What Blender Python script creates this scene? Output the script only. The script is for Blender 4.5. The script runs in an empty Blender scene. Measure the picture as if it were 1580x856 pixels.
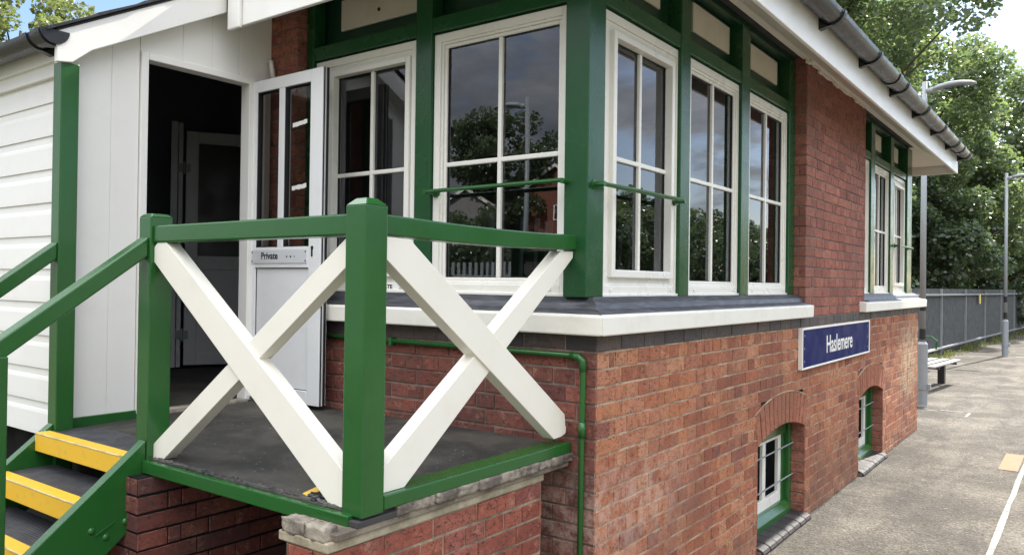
import bpy, bmesh, math, random
import numpy as np
from mathutils import Vector, Matrix, Euler
random.seed(7); RNG = np.random.default_rng(7)
S = 1.12                      # everything is measured in units of the photo's survey, built at S metres per unit
sc = bpy.context.scene
COL = sc.collection
R = math.radians

# ------------------------------------------------------------------ materials
def new_mat(name):
    m = bpy.data.materials.new(name); m.use_nodes = True
    nt = m.node_tree
    for n in list(nt.nodes): nt.nodes.remove(n)
    out = nt.nodes.new('ShaderNodeOutputMaterial')
    return m, nt, out
def N(nt, typ, **kw):
    n = nt.nodes.new(typ)
    for k, v in kw.items():
        if k in n.inputs.keys() if isinstance(k, str) else False: n.inputs[k].default_value = v
        else: setattr(n, k, v)
    return n
def L(nt, a, b): nt.links.new(a, b)
def pos(nt, scale=None):
    g = nt.nodes.new('ShaderNodeNewGeometry').outputs['Position']
    if scale is None: return g
    mp = nt.nodes.new('ShaderNodeMapping'); mp.inputs['Scale'].default_value = scale
    L(nt, g, mp.inputs['Vector']); return mp.outputs['Vector']
def noise(nt, vec, scale, detail=4, rough=.55, dist=0):
    n = nt.nodes.new('ShaderNodeTexNoise'); n.inputs['Scale'].default_value = scale
    n.inputs['Detail'].default_value = detail; n.inputs['Roughness'].default_value = rough
    n.inputs['Distortion'].default_value = dist
    if vec is not None: L(nt, vec, n.inputs['Vector'])
    return n.outputs['Fac']
def ramp(nt, fac, stops, interp='LINEAR'):
    r = nt.nodes.new('ShaderNodeValToRGB'); cr = r.color_ramp; cr.interpolation = interp
    while len(cr.elements) < len(stops): cr.elements.new(.5)
    for e, (p, c) in zip(cr.elements, stops):
        e.position = p; e.color = (*c, 1) if isinstance(c, (tuple, list)) else (c, c, c, 1)
    L(nt, fac, r.inputs['Fac']); return r.outputs['Color']
def mixc(nt, fac, a, b, mode='MIX'):
    n = nt.nodes.new('ShaderNodeMix'); n.data_type = 'RGBA'; n.blend_type = mode
    for s, v in ((n.inputs[0], fac), (n.inputs[6], a), (n.inputs[7], b)):
        if hasattr(v, 'is_output') or isinstance(v, bpy.types.NodeSocket): L(nt, v, s)
        elif isinstance(v, (int, float)): s.default_value = v
        else: s.default_value = (*v, 1)
    return n.outputs[2]
def math_(nt, op, a, b=None, clamp=False):
    n = nt.nodes.new('ShaderNodeMath'); n.operation = op; n.use_clamp = clamp
    for s, v in ((n.inputs[0], a), (n.inputs[1], b)):
        if v is None: continue
        if isinstance(v, bpy.types.NodeSocket): L(nt, v, s)
        else: s.default_value = v
    return n.outputs[0]
def mapr(nt, v, a, b, c=0, d=1):
    n = nt.nodes.new('ShaderNodeMapRange'); n.interpolation_type = 'SMOOTHSTEP'
    for i, x in enumerate((a, b, c, d)): n.inputs[i+1].default_value = x
    L(nt, v, n.inputs[0]); return n.outputs[0]
def bump(nt, h, strength, dist, normal=None):
    b = nt.nodes.new('ShaderNodeBump'); b.inputs['Strength'].default_value = strength
    b.inputs['Distance'].default_value = dist; L(nt, h, b.inputs['Height'])
    if normal is not None: L(nt, normal, b.inputs['Normal'])
    return b.outputs['Normal']
def bsdf(nt, out, color, rough=.5, normal=None, metal=0, spec=.5):
    b = nt.nodes.new('ShaderNodeBsdfPrincipled')
    for s, v in (('Base Color', color), ('Roughness', rough), ('Metallic', metal), ('Specular IOR Level', spec)):
        if isinstance(v, bpy.types.NodeSocket): L(nt, v, b.inputs[s])
        elif isinstance(v, (tuple, list)): b.inputs[s].default_value = (*v, 1)
        else: b.inputs[s].default_value = v
    if normal is not None: L(nt, normal, b.inputs['Normal'])
    L(nt, b.outputs[0], out.inputs['Surface']); return b

def paint(name, col, dark, rough=.3, grain=(60, 60, 4), wear=.25, bstr=.25, spots=None, spec=.5):
    """brushed-on gloss paint: faint brush marks, dirt in patches, a few chips"""
    m, nt, out = new_mat(name)
    p = pos(nt)
    dirt = mapr(nt, noise(nt, p, 5, 6, .65), .45, .75)
    c = mixc(nt, math_(nt, 'MULTIPLY', dirt, wear), col, dark)
    fine = mapr(nt, noise(nt, p, 90, 3, .6), .62, .78)
    c = mixc(nt, math_(nt, 'MULTIPLY', fine, wear*.25), c, dark)
    if spots:
        sp = mapr(nt, noise(nt, p, 38, 5, .7), .70, .74)
        c = mixc(nt, sp, c, spots)
    br = noise(nt, pos(nt, grain), 3, 4, .6)
    lump = noise(nt, p, 9, 3, .5)
    n1 = bump(nt, br, bstr, .002)
    n2 = bump(nt, lump, bstr*.35, .01, n1)
    rr = mapr(nt, noise(nt, p, 6, 3), .3, .7, rough*.85, rough*1.22)
    bsdf(nt, out, c, rr, n2, 0, spec)
    return m

GREEN = paint('green_gloss_paint', (.018, .098, .020), (.012, .060, .016), .18, (70, 70, 4), .32, .22)
GREEN_SHADED = paint('green_frame_shaded', (.012, .070, .022), (.008, .046, .018), .24, (70, 70, 4), .3, .22, spec=.4)  # the gloss green darkened, eave shade put into the frame colour
GREEN_DEEP = paint('deep_green_paint', (.009, .045, .022), (.007, .032, .018), .33, (50, 50, 3), .3, .16)
WHITE = paint('white_gloss_paint', (.80, .785, .745), (.64, .61, .55), .33, (40, 40, 4), .2, .04)
CREAM = paint('cream_white_paint', (.79, .755, .66), (.62, .57, .46), .4, (40, 40, 4), .22, .14)
UPVC = paint('upvc_white', (.79, .77, .705), (.60, .57, .48), .30, (10, 10, 10), .22, .03)
DOORW = paint('door_grey_white', (.76, .76, .755), (.56, .55, .52), .35, (10, 10, 10), .2, .03)
INNERD = paint('inner_door_grey', (.60, .60, .62), (.40, .40, .42), .4, (10, 10, 10), .3, .05)
PANELC = paint('transom_panel_cream', (.66, .61, .50), (.45, .40, .30), .45, (40, 40, 6), .35, .2)
SILL = paint('sill_stone_paint', (.79, .765, .685), (.55, .51, .42), .5, (12, 12, 12), .3, .4)
PLAST = paint('gutter_plastic', (.026, .027, .031), (.034, .034, .036), .27, (4, 4, 4), .02, .01, spec=.3)
BLACKP = paint('black_plastic', (.012, .012, .014), (.04, .04, .04), .4, (4, 4, 4), .3, .05)
GALV = paint('galvanised_steel', (.25, .275, .29), (.18, .20, .21), .42, (20, 20, 3), .4, .1)
PALEG = paint('pale_grey_steel', (.27, .295, .305), (.20, .22, .23), .42, (20, 20, 3), .4, .1)
ALU = paint('brushed_plate', (.62, .63, .63), (.42, .42, .42), .35, (3, 80, 3), .3, .1)
SIGNBLUE = paint('sign_blue', (.006, .013, .095), (.006, .012, .088), .4, (6, 6, 6), .05, .02, spec=.03)
SIGNW = paint('sign_white', (.82, .81, .76), (.6, .58, .5), .45, (6, 6, 6), .25, .05)
INK = paint('ink', (.012, .012, .014), (.03, .03, .03), .5, (6, 6, 6), .1, .02)
YSIGN = paint('yellow_sign_paint', (.78, .62, .04), (.6, .45, .05), .4, (6, 6, 6), .2, .02)
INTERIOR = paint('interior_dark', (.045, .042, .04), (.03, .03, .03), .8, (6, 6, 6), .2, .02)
PORCHIN = paint('porch_inside', (.40, .41, .45), (.28, .28, .30), .7, (6, 6, 6), .3, .05)
INTW = paint('interior_board', (.22, .21, .20), (.15, .14, .13), .7, (6, 6, 6), .2, .02)
SLATE = paint('roof_slate', (.022, .023, .026), (.04, .04, .038), .7, (14, 14, 14), .6, .6, spec=.3)
BENCHW = paint('bench_slat', (.27, .26, .245), (.19, .185, .17), .45, (30, 6, 30), .3, .2)
HOUSEBR = paint('house_brick', (.20, .075, .05), (.14, .055, .04), .85, (6, 6, 30), .5, .4)
HOUSERF = paint('house_roof', (.13, .055, .04), (.08, .04, .03), .85, (6, 6, 30), .5, .4)
BAGM = paint('bag_film', (.010, .010, .011), (.5, .5, .5), .2, (20, 20, 20), .15, .8)
LITTERY = paint('packet_yellow', (.80, .50, .05), (.7, .65, .5), .35, (6, 6, 6), .6, .1)
BARK = paint('tree_bark', (.085, .065, .045), (.04, .03, .025), .9, (14, 14, 4), .8, 1.)

def yellow_nosing():
    m, nt, out = new_mat('yellow_nosing'); p = pos(nt)
    wear = mapr(nt, noise(nt, p, 26, 6, .7), .54, .74)
    c = mixc(nt, math_(nt, 'MULTIPLY', wear, .6), (.78, .47, .030), (.52, .36, .11))
    sc_ = mapr(nt, noise(nt, pos(nt, (4, 60, 60)), 4, 4, .6), .66, .74)
    c = mixc(nt, math_(nt, 'MULTIPLY', sc_, .5), c, (.16, .13, .09))
    n = bump(nt, noise(nt, p, 300, 2), .35, .002)
    bsdf(nt, out, c, .5, n); return m
YELLOW = yellow_nosing()

def tread_mat():
    m, nt, out = new_mat('ribbed_rubber'); p = pos(nt)
    w = nt.nodes.new('ShaderNodeTexWave'); w.inputs['Scale'].default_value = 22; w.bands_direction = 'Y'
    w.inputs['Distortion'].default_value = .6; w.inputs['Detail'].default_value = 1
    L(nt, p, w.inputs['Vector'])
    c = mixc(nt, mapr(nt, noise(nt, p, 8, 6, .7), .4, .7), (.028, .029, .034), (.065, .064, .066))
    sp = mapr(nt, noise(nt, p, 60, 3, .6), .74, .77)
    c = mixc(nt, sp, c, (.3, .29, .27))
    bsdf(nt, out, c, .65, bump(nt, w.outputs['Fac'], .5, .005)); return m
TREAD = tread_mat()

def deck_mat():
    m, nt, out = new_mat('mineral_felt'); p = pos(nt)
    c = mixc(nt, mapr(nt, noise(nt, p, 3.2, 6, .65), .38, .66), (.021, .0195, .017), (.066, .060, .049))
    moss = mapr(nt, noise(nt, p, 2.1, 5, .6), .58, .72)
    c = mixc(nt, math_(nt, 'MULTIPLY', moss, .7), c, (.080, .076, .052))
    dust = mapr(nt, noise(nt, pos(nt, (3, 9, 3)), 4, 6, .7), .55, .8)
    c = mixc(nt, math_(nt, 'MULTIPLY', dust, .6), c, (.16, .15, .13))
    sp = mapr(nt, noise(nt, p, 46, 4, .6), .685, .715)
    c = mixc(nt, sp, c, (.36, .35, .32))
    grit = noise(nt, p, 420, 2, .6)
    bsdf(nt, out, c, .72, bump(nt, grit, .6, .003)); return m
DECK = deck_mat()

def lead_mat():
    m, nt, out = new_mat('lead_flashing'); p = pos(nt)
    c = mixc(nt, mapr(nt, noise(nt, pos(nt, (3, 3, 22)), 3, 5, .6), .4, .7), (.046, .049, .056), (.10, .103, .112))
    n = bump(nt, noise(nt, pos(nt, (1, 1, 3)), 7, 3, .5), .25, .01)
    bsdf(nt, out, c, .45, n, .2); return m
LEAD = lead_mat()

def brick_mat(name, reds, dirtcol, stain=None, engineering=False, darker=1.):
    m, nt, out = new_mat(name); p = pos(nt)
    at = nt.nodes.new('ShaderNodeAttribute'); at.attribute_name = 'rnd'
    k = len(reds)
    c = ramp(nt, at.outputs['Fac'], [(i/(k-1), col) for i, col in enumerate(reds)])
    mot = noise(nt, p, 20, 8, .75, .8)
    c = mixc(nt, mapr(nt, mot, .45, .66, 0, .7), c, tuple(v*.55 for v in reds[1]))
    pale = mapr(nt, noise(nt, p, 13, 7, .75), .53, .68, 0, .6)
    c = mixc(nt, pale, c, (.46, .23, .15) if not engineering else (.11, .115, .13))
    fl = mapr(nt, noise(nt, pos(nt, (1, 1, 1.8)), 40, 5, .70, 1.6), .555, .60)
    c = mixc(nt, math_(nt, 'MULTIPLY', fl, .85), c, (.045, .028, .024))
    soot = mapr(nt, noise(nt, p, 1.4, 7, .68), .46, .66, 0, .6)
    c = mixc(nt, soot, c, dirtcol)
    if stain: c = stain(nt, p, c)
    h1 = noise(nt, p, 34, 6, .7); h2 = noise(nt, p, 190, 3, .6)
    n = bump(nt, h1, .55, .009); n = bump(nt, h2, .4, .0025, n)
    n = bump(nt, math_(nt, 'MULTIPLY', fl, -1), .5, .004, n)
    bsdf(nt, out, c, .85 if not engineering else .55, n, 0, .3); return m
def mortar_mat(name, a, b, stain=None):
    m, nt, out = new_mat(name); p = pos(nt)
    c = mixc(nt, mapr(nt, noise(nt, p, 6, 6, .7), .38, .62), a, b)
    c = mixc(nt, mapr(nt, noise(nt, p, 80, 3, .6), .6, .75, 0, .5), c, tuple(v*.45 for v in a))
    if stain: c = stain(nt, p, c)
    n = bump(nt, noise(nt, p, 150, 4, .65), .7, .004)
    bsdf(nt, out, c, .92, n, 0, .2); return m
def box_mask(nt, p, lo, hi, soft):
    """soft box in world space, broken up by noise"""
    sep = nt.nodes.new('ShaderNodeSeparateXYZ'); L(nt, p, sep.inputs[0])
    f = None
    for i in range(3):
        if lo[i] is None: continue
        a = mapr(nt, sep.outputs[i], (lo[i])*S-soft[i]*S, lo[i]*S+soft[i]*S)
        b = mapr(nt, sep.outputs[i], (hi[i])*S-soft[i]*S, hi[i]*S+soft[i]*S, 1, 0)
        ab = math_(nt, 'MULTIPLY', a, b); f = ab if f is None else math_(nt, 'MULTIPLY', f, ab)
    return f
def wall_stains(nt, p, c):
    nz = mapr(nt, noise(nt, p, 11, 7, .75), .40, .60)
    lime = box_mask(nt, p, (None,)*1+(-.3, .45), (None, .75, .80), (0, .3, .14))
    c = mixc(nt, math_(nt, 'MULTIPLY', math_(nt, 'MULTIPLY', lime, nz), .45), c, (.60, .45, .36))
    lich = box_mask(nt, p, (None, 6.05, .45), (None, 6.85, 1.15), (0, .28, .16))
    c = mixc(nt, math_(nt, 'MULTIPLY', math_(nt, 'MULTIPLY', lich, mapr(nt, noise(nt, p, 9, 6, .7), .36, .60)), .62), c, (.54, .47, .31))
    foot = box_mask(nt, p, (None, None, -.5), (None, None, .16), (0, 0, .12))
    c = mixc(nt, math_(nt, 'MULTIPLY', math_(nt, 'MULTIPLY', foot, nz), .55), c, (.13, .10, .075))
    damp = box_mask(nt, p, (None, 2.80, -.2), (None, 4.2, .42), (0, .25, .2))
    c = mixc(nt, math_(nt, 'MULTIPLY', math_(nt, 'MULTIPLY', damp, nz), .6), c, (.21, .12, .075))
    return c
REDS = [(.27, .090, .052), (.41, .145, .072), (.47, .195, .094), (.51, .245, .135), (.36, .122, .070), (.49, .215, .120), (.20, .072, .058)]
BRICK = brick_mat('red_brick', REDS, (.17, .065, .045), wall_stains)
BRICK2 = brick_mat('plinth_brick', [(.20, .060, .042), (.28, .080, .052), (.34, .115, .075), (.25, .085, .070)], (.13, .085, .065))
BRICKP = brick_mat('pier_brick_shaded', [(.22, .082, .062), (.32, .110, .076), (.38, .145, .098), (.27, .092, .068), (.42, .170, .115)], (.20, .095, .075))  # darker copy of the wall brick, with the eave shade in its colour
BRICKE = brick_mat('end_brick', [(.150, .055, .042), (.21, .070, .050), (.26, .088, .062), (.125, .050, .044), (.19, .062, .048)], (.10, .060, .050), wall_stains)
SILLSHADE = brick_mat('weathered_shade_brick', [(.040, .036, .040), (.075, .062, .058), (.100, .072, .060), (.055, .050, .054), (.12, .085, .070)], (.04, .036, .036), None, True)  # weathered brick, also darkened for the shade beneath the sill
RUB = brick_mat('rubbed_arch_brick', [(.34, .115, .062), (.40, .15, .085), (.36, .13, .08)], (.22, .10, .06))
PAV = brick_mat('sill_paver', [(.034, .030, .030), (.048, .041, .039), (.064, .054, .050)], (.028, .025, .024), None, True)
MORT = mortar_mat('lime_mortar', (.48, .395, .285), (.27, .175, .12), wall_stains)
MORTD = mortar_mat('dark_mortar', (.25, .19, .155), (.13, .10, .085))  # darker grey-brown mortar for the end wall, piers and arches
PLMORT = mortar_mat('plinth_mortar', (.37, .31, .22), (.17, .14, .10))
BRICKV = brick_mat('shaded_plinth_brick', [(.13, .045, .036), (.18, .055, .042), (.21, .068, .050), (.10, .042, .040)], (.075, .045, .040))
VOID = paint('void_dark', (.014, .013, .013), (.01, .01, .01), .9, (6, 6, 6), .2, .02, spec=.1)  # near-black that paints shade under porch and landing; also dark raked joints
BEDM = mortar_mat('bedding_mortar', (.40, .35, .25), (.25, .21, .14))
FELTE = mortar_mat('felt_edge_grit', (.10, .095, .085), (.03, .03, .03))
WOODG = mortar_mat('weathered_timber', (.26, .22, .165), (.12, .10, .08))
STONE = mortar_mat('weathered_stone', (.36, .315, .25), (.12, .10, .085))
EDGEM = mortar_mat('worn_nosing_edge', (.66, .55, .28), (.42, .36, .22))

def glass_mat(name, refl=1.95, tint=(.60, .63, .63), wav=.028):
    m, nt, out = new_mat(name)
    n = bump(nt, noise(nt, pos(nt), 2.2, 1, .4), wav, .02)
    fr = nt.nodes.new('ShaderNodeFresnel'); fr.inputs['IOR'].default_value = refl
    gl = nt.nodes.new('ShaderNodeBsdfGlossy'); gl.inputs['Roughness'].default_value = .004
    gl.inputs['Color'].default_value = (.93, .95, 1, 1)
    L(nt, n, gl.inputs['Normal'])
    tr = nt.nodes.new('ShaderNodeBsdfTransparent'); tr.inputs['Color'].default_value = (*tint, 1)
    mx = nt.nodes.new('ShaderNodeMixShader')
    L(nt, fr.outputs[0], mx.inputs[0]); L(nt, tr.outputs[0], mx.inputs[1]); L(nt, gl.outputs[0], mx.inputs[2])
    L(nt, mx.outputs[0], out.inputs['Surface']); return m
GLASS = glass_mat('double_glazing')
GLASS_CLEAR = glass_mat('door_glass', 1.5, (.86, .90, .89))

def ground_mat():
    m, nt, out = new_mat('old_asphalt'); p = pos(nt)
    c = mixc(nt, mapr(nt, noise(nt, p, .9, 7, .62), .36, .66), (.086, .075, .060), (.182, .163, .133))
    c = mixc(nt, mapr(nt, noise(nt, pos(nt, (1.2, .35, 1)), 2.2, 6, .65, .6), .47, .64, 0, .66), c, (.066, .058, .049))
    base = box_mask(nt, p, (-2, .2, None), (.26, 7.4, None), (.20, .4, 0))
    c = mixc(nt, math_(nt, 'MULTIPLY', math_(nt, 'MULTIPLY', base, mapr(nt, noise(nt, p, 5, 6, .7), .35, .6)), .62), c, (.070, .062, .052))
    v = nt.nodes.new('ShaderNodeTexVoronoi'); v.inputs['Scale'].default_value = 70; L(nt, p, v.inputs['Vector'])
    agg = ramp(nt, v.outputs['Color'], [(0, .45), (.45, .85), (.8, 1.15), (1, 1.75)])
    c = mixc(nt, .85, c, agg, 'MULTIPLY')
    g2 = mapr(nt, noise(nt, p, 30, 7, .8), .34, .70, .66, 1.28)
    c = mixc(nt, .8, c, g2, 'MULTIPLY')
    vc = nt.nodes.new('ShaderNodeTexVoronoi'); vc.feature = 'DISTANCE_TO_EDGE'; vc.inputs['Scale'].default_value = .42
    wob = nt.nodes.new('ShaderNodeTexNoise'); wob.inputs['Scale'].default_value = 2.2; wob.inputs['Detail'].default_value = 8; wob.inputs['Roughness'].default_value = .7; L(nt, p, wob.inputs['Vector'])
    L(nt, mixc(nt, .22, p, wob.outputs['Color'], 'ADD'), vc.inputs['Vector'])
    crack = math_(nt, 'MULTIPLY', mapr(nt, vc.outputs['Distance'], .002, .009, 1, 0), mapr(nt, noise(nt, p, .8, 3), .45, .6))
    c = mixc(nt, math_(nt, 'MULTIPLY', crack, .7), c, (.030, .027, .024))
    gum = mapr(nt, noise(nt, p, 13, 2, .4), .755, .775)
    c = mixc(nt, math_(nt, 'MULTIPLY', gum, .6), c, (.26, .25, .23))
    n = bump(nt, v.outputs['Distance'], .7, .010); n = bump(nt, noise(nt, p, 7, 5, .6), .4, .02, n)
    bsdf(nt, out, c, .88, n, 0, .25); return m
ASPH = ground_mat()
def simple_noise_mat(name, a, b, scale, rough=.9, bs=.5):
    m, nt, out = new_mat(name); p = pos(nt)
    c = mixc(nt, mapr(nt, noise(nt, p, scale, 6, .65), .35, .65), a, b)
    bsdf(nt, out, c, rough, bump(nt, noise(nt, p, scale*9, 4), bs, .01)); return m
EARTH = simple_noise_mat('earth_and_grass', (.05, .065, .025), (.085, .07, .045), 1.5)
LINEP = simple_noise_mat('worn_white_paint', (.36, .35, .325), (.17, .158, .14), 18, .8)
PATCH = simple_noise_mat('orange_patch', (.36, .165, .080), (.28, .15, .085), 12, .85)
FENCEP = paint('fence_steel', (.24, .255, .26), (.16, .17, .175), .55, (20, 20, 3), .4, .1, spec=.3)
FENCEM = paint('fence_sheet', (.088, .093, .095), (.050, .054, .055), .7, (8, 8, 1), .9, .2, spec=.25)

def leaf_mat(name, cols, spec=.5, trans=.35):
    m, nt, out = new_mat(name)
    at = nt.nodes.new('ShaderNodeAttribute'); at.attribute_name = 'rnd'
    c = ramp(nt, at.outputs['Fac'], [(i/(len(cols)-1), x) for i, x in enumerate(cols)])
    b = nt.nodes.new('ShaderNodeBsdfPrincipled'); b.inputs['Roughness'].default_value = .33
    b.inputs['Specular IOR Level'].default_value = spec; L(nt, c, b.inputs['Base Color'])
    t = nt.nodes.new('ShaderNodeBsdfTranslucent')
    L(nt, mixc(nt, 1, c, (1.75, 1.85, 1.05), 'MULTIPLY'), t.inputs['Color'])
    mx = nt.nodes.new('ShaderNodeMixShader'); mx.inputs[0].default_value = trans
    L(nt, b.outputs[0], mx.inputs[1]); L(nt, t.outputs[0], mx.inputs[2]); L(nt, mx.outputs[0], out.inputs['Surface'])
    return m
LEAF = leaf_mat('maple_leaf', [(.082, .120, .072), (.115, .152, .092), (.16, .195, .11), (.098, .140, .085), (.19, .22, .12)], 1.0, .55)
LEAFD = leaf_mat('dark_leaf', [(.055, .084, .048), (.074, .106, .060), (.095, .128, .070), (.060, .092, .056)], 1.0, .48)
LEAFB = leaf_mat('birch_leaf', [(.12, .15, .055), (.17, .19, .08), (.10, .13, .05), (.22, .22, .11)], .5, .4)
GRASS = leaf_mat('weed_blades', [(.07, .11, .03), (.12, .13, .05), (.16, .14, .07)], .3, .3)

# ------------------------------------------------------------------ mesh helpers
class MB:
    def __init__(s): s.v = []; s.f = []; s.m = []; s.r = []
    def face(s, idx, mat=0): s.f.append(idx); s.m.append(mat)
    def pts(s, ps, rnd=.5):
        n = len(s.v); s.v.extend(ps); s.r.extend([rnd]*len(ps)); return n
    def quad(s, a, b, c, d, mat=0, rnd=.5):
        n = s.pts([a, b, c, d], rnd); s.face((n, n+1, n+2, n+3), mat)
    def box(s, x0, x1, y0, y1, z0, z1, mat=0, rnd=.5):
        n = s.pts([(x, y, z) for z in (z0, z1) for y in (y0, y1) for x in (x0, x1)], rnd)
        for q in ((0, 2, 3, 1), (4, 5, 7, 6), (0, 1, 5, 4), (2, 6, 7, 3), (0, 4, 6, 2), (1, 3, 7, 5)):
            s.face(tuple(n+i for i in q), mat)
    def hexa(s, p8, mat=0, rnd=.5):
        n = s.pts(p8, rnd)
        for q in ((0, 3, 2, 1), (4, 5, 6, 7), (0, 1, 5, 4), (1, 2, 6, 5), (2, 3, 7, 6), (3, 0, 4, 7)):
            s.face(tuple(n+i for i in q), mat)
    def prism(s, poly, fn, a0, a1, mat=0, rnd=.5):
        """poly of 2D points, fn(p, a) -> 3D"""
        k = len(poly)
        n = s.pts([fn(p, a0) for p in poly]+[fn(p, a1) for p in poly], rnd)
        s.face(tuple(range(n, n+k)), mat); s.face(tuple(range(n+2*k-1, n+k-1, -1)), mat)
        for i in range(k):
            j = (i+1) % k; s.face((n+i, n+j, n+k+j, n+k+i), mat)
    def tube(s, path, rad, seg=10, mat=0, caps=True, rnd=.5):
        P = [Vector(p) for p in path]; k = len(P)
        if not isinstance(rad, (list, tuple)): rad = [rad]*k
        prev = None; start = len(s.v)
        for i in range(k):
            d = (P[min(i+1, k-1)]-P[max(i-1, 0)]).normalized()
            if prev is None:
                a = d.orthogonal().normalized()
            else:
                a = (prev-d*prev.dot(d)).normalized()
            prev = a; b = d.cross(a)
            s.pts([tuple(P[i]+(a*math.cos(t)+b*math.sin(t))*rad[i]) for t in (2*math.pi*j/seg for j in range(seg))], rnd)
        for i in range(k-1):
            for j in range(seg):
                a0 = start+i*seg+j; a1 = start+i*seg+(j+1) % seg
                s.face((a0, a1, a1+seg, a0+seg), mat)
        if caps:
            s.face(tuple(start+j for j in range(seg))[::-1], mat); s.face(tuple(start+(k-1)*seg+j for j in range(seg)), mat)
    def dome(s, c, axis, r, h, seg=10, rings=3, mat=0):
        ax = Vector(axis).normalized(); a = ax.orthogonal().normalized(); b = ax.cross(a); c = Vector(c)
        start = len(s.v)
        for i in range(rings):
            t = i/rings*math.pi/2
            s.pts([tuple(c+(a*math.cos(q)+b*math.sin(q))*r*math.cos(t)+ax*h*math.sin(t)) for q in (2*math.pi*j/seg for j in range(seg))])
        top = s.pts([tuple(c+ax*h)])
        for i in range(rings-1):
            for j in range(seg):
                a0 = start+i*seg+j; a1 = start+i*seg+(j+1) % seg; s.face((a0, a1, a1+seg, a0+seg), mat)
        for j in range(seg):
            s.face((start+(rings-1)*seg+j, start+(rings-1)*seg+(j+1) % seg, top), mat)
    def build(s, name, mats, parent=None, bevel=0, smooth=False, recalc=True, attr=False):
        if not isinstance(mats, (list, tuple)): mats = [mats]
        top = parent
        while top is not None and top.parent is not None: top = top.parent
        off = Vector(top.location) if top is not None else Vector((0, 0, 0))
        V = [(x*S-off.x, y*S-off.y, z*S-off.z) for x, y, z in s.v]
        me = bpy.data.meshes.new(name); me.from_pydata(V, [], s.f)
        for m in mats: me.materials.append(m)
        me.polygons.foreach_set('material_index', s.m)
        if smooth: me.polygons.foreach_set('use_smooth', [True]*len(s.f))
        if attr:
            a = me.attributes.new('rnd', 'FLOAT', 'POINT'); a.data.foreach_set('value', s.r)
        if recalc:
            bm = bmesh.new(); bm.from_mesh(me); bmesh.ops.recalc_face_normals(bm, faces=bm.faces); bm.to_mesh(me); bm.free()
        me.update()
        o = bpy.data.objects.new(name, me); COL.objects.link(o)
        if parent is not None: o.parent = parent
        if bevel:
            b = o.modifiers.new('edge', 'BEVEL'); b.width = bevel*S; b.segments = 2; b.limit_method = 'ANGLE'; b.angle_limit = R(35)
            b.harden_normals = False
        if smooth and not bevel:
            pass
        return o
def tag(o, label=None, cat=None, group=None, kind=None):
    if label: o['label'] = label
    if cat: o['category'] = cat
    if group: o['group'] = group
    if kind: o['kind'] = kind
    return o
def thing(name, loc, label, cat, group=None, rz=0):
    o = bpy.data.objects.new(name, None); COL.objects.link(o); o.empty_display_size = .1
    o.location = Vector(loc)*S; o.rotation_euler = (0, 0, rz)
    return tag(o, label, cat, group)
def B(*a): 
    m = MB(); m.box(*a); return m
def copy_tree(o, parent=None):
    c = o.copy(); COL.objects.link(c); c.parent = parent
    for ch in list(o.children): copy_tree(ch, c)
    return c

FX = lambda u, d, z: (d, u, z)          # platform side wall: u runs along y, d points out to the platform
FE = lambda u, d, z: (u, -d, z)         # end wall: u runs along x, d points out to the landing

# bricks laid one by one
def bricks(mb, F, u0, u1, z0, z1, h=.0685, L=.2055, phase=0, openings=(), mb_mat=0, mo_mat=1, joint=.0085, jit=.0016, ends=True):
    rows = int(math.ceil((z1-z0)/h-1e-6))
    for r in range(rows):
        zt = z1-r*h; zb = max(z0, zt-h)
        if zt-zb < .012: continue
        zm = (zt+zb)/2
        iv = [(u0, u1)]
        for op in openings:
            cut = op(zm)
            if cut is None: continue
            nv = []
            for a, b in iv:
                if cut[1] <= a or cut[0] >= b: nv.append((a, b)); continue
                if cut[0] > a: nv.append((a, cut[0]))
                if cut[1] < b: nv.append((cut[1], b))
            iv = nv
        for a, b in iv:
            mb.quad(F(a, -.0045, zb), F(b, -.0045, zb), F(b, -.0045, zt), F(a, -.0045, zt), mo_mat)
        header = (r+phase) % 2 == 0
        w = L/2 if header else L
        off = 0 if not header else 0
        us = [u0]
        if header:
            us.append(u0+L/2); us.append(us[-1]+L/4*.9)
        while us[-1] < u1: us.append(us[-1]+w*(1+random.uniform(-.02, .02)))
        us[-1] = u1
        for i in range(len(us)-1):
            for a, b in iv:
                p, q = max(us[i], a), min(us[i+1], b)
                if q-p < .016: continue
                rnd = random.random(); j = joint/2
                d = random.uniform(-jit, jit); t = random.uniform(-.0012, .0012); e = .0022
                A, Bq, C, D = p+j*.62, q-j*.62, zb+j*1.05+random.uniform(-.0014, .0014), zt-j*1.05+random.uniform(-.0014, .0014)
                if D-C < .006: continue
                n = mb.pts([F(A+e, d, C+e), F(Bq-e, d+t, C+e), F(Bq-e, d+t, D-e), F(A+e, d, D-e),
                            F(A, d-.003, C), F(Bq, d-.003, C), F(Bq, d-.003, D), F(A, d-.003, D),
                            F(A, -.011, C), F(Bq, -.011, C), F(Bq, -.011, D), F(A, -.011, D)], rnd)
                mb.face((n, n+1, n+2, n+3), mb_mat)
                for k in range(4):
                    k2 = (k+1) % 4
                    mb.face((n+k, n+4+k, n+4+k2, n+k2), mb_mat); mb.face((n+4+k, n+8+k, n+8+k2, n+4+k2), mb_mat)

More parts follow.
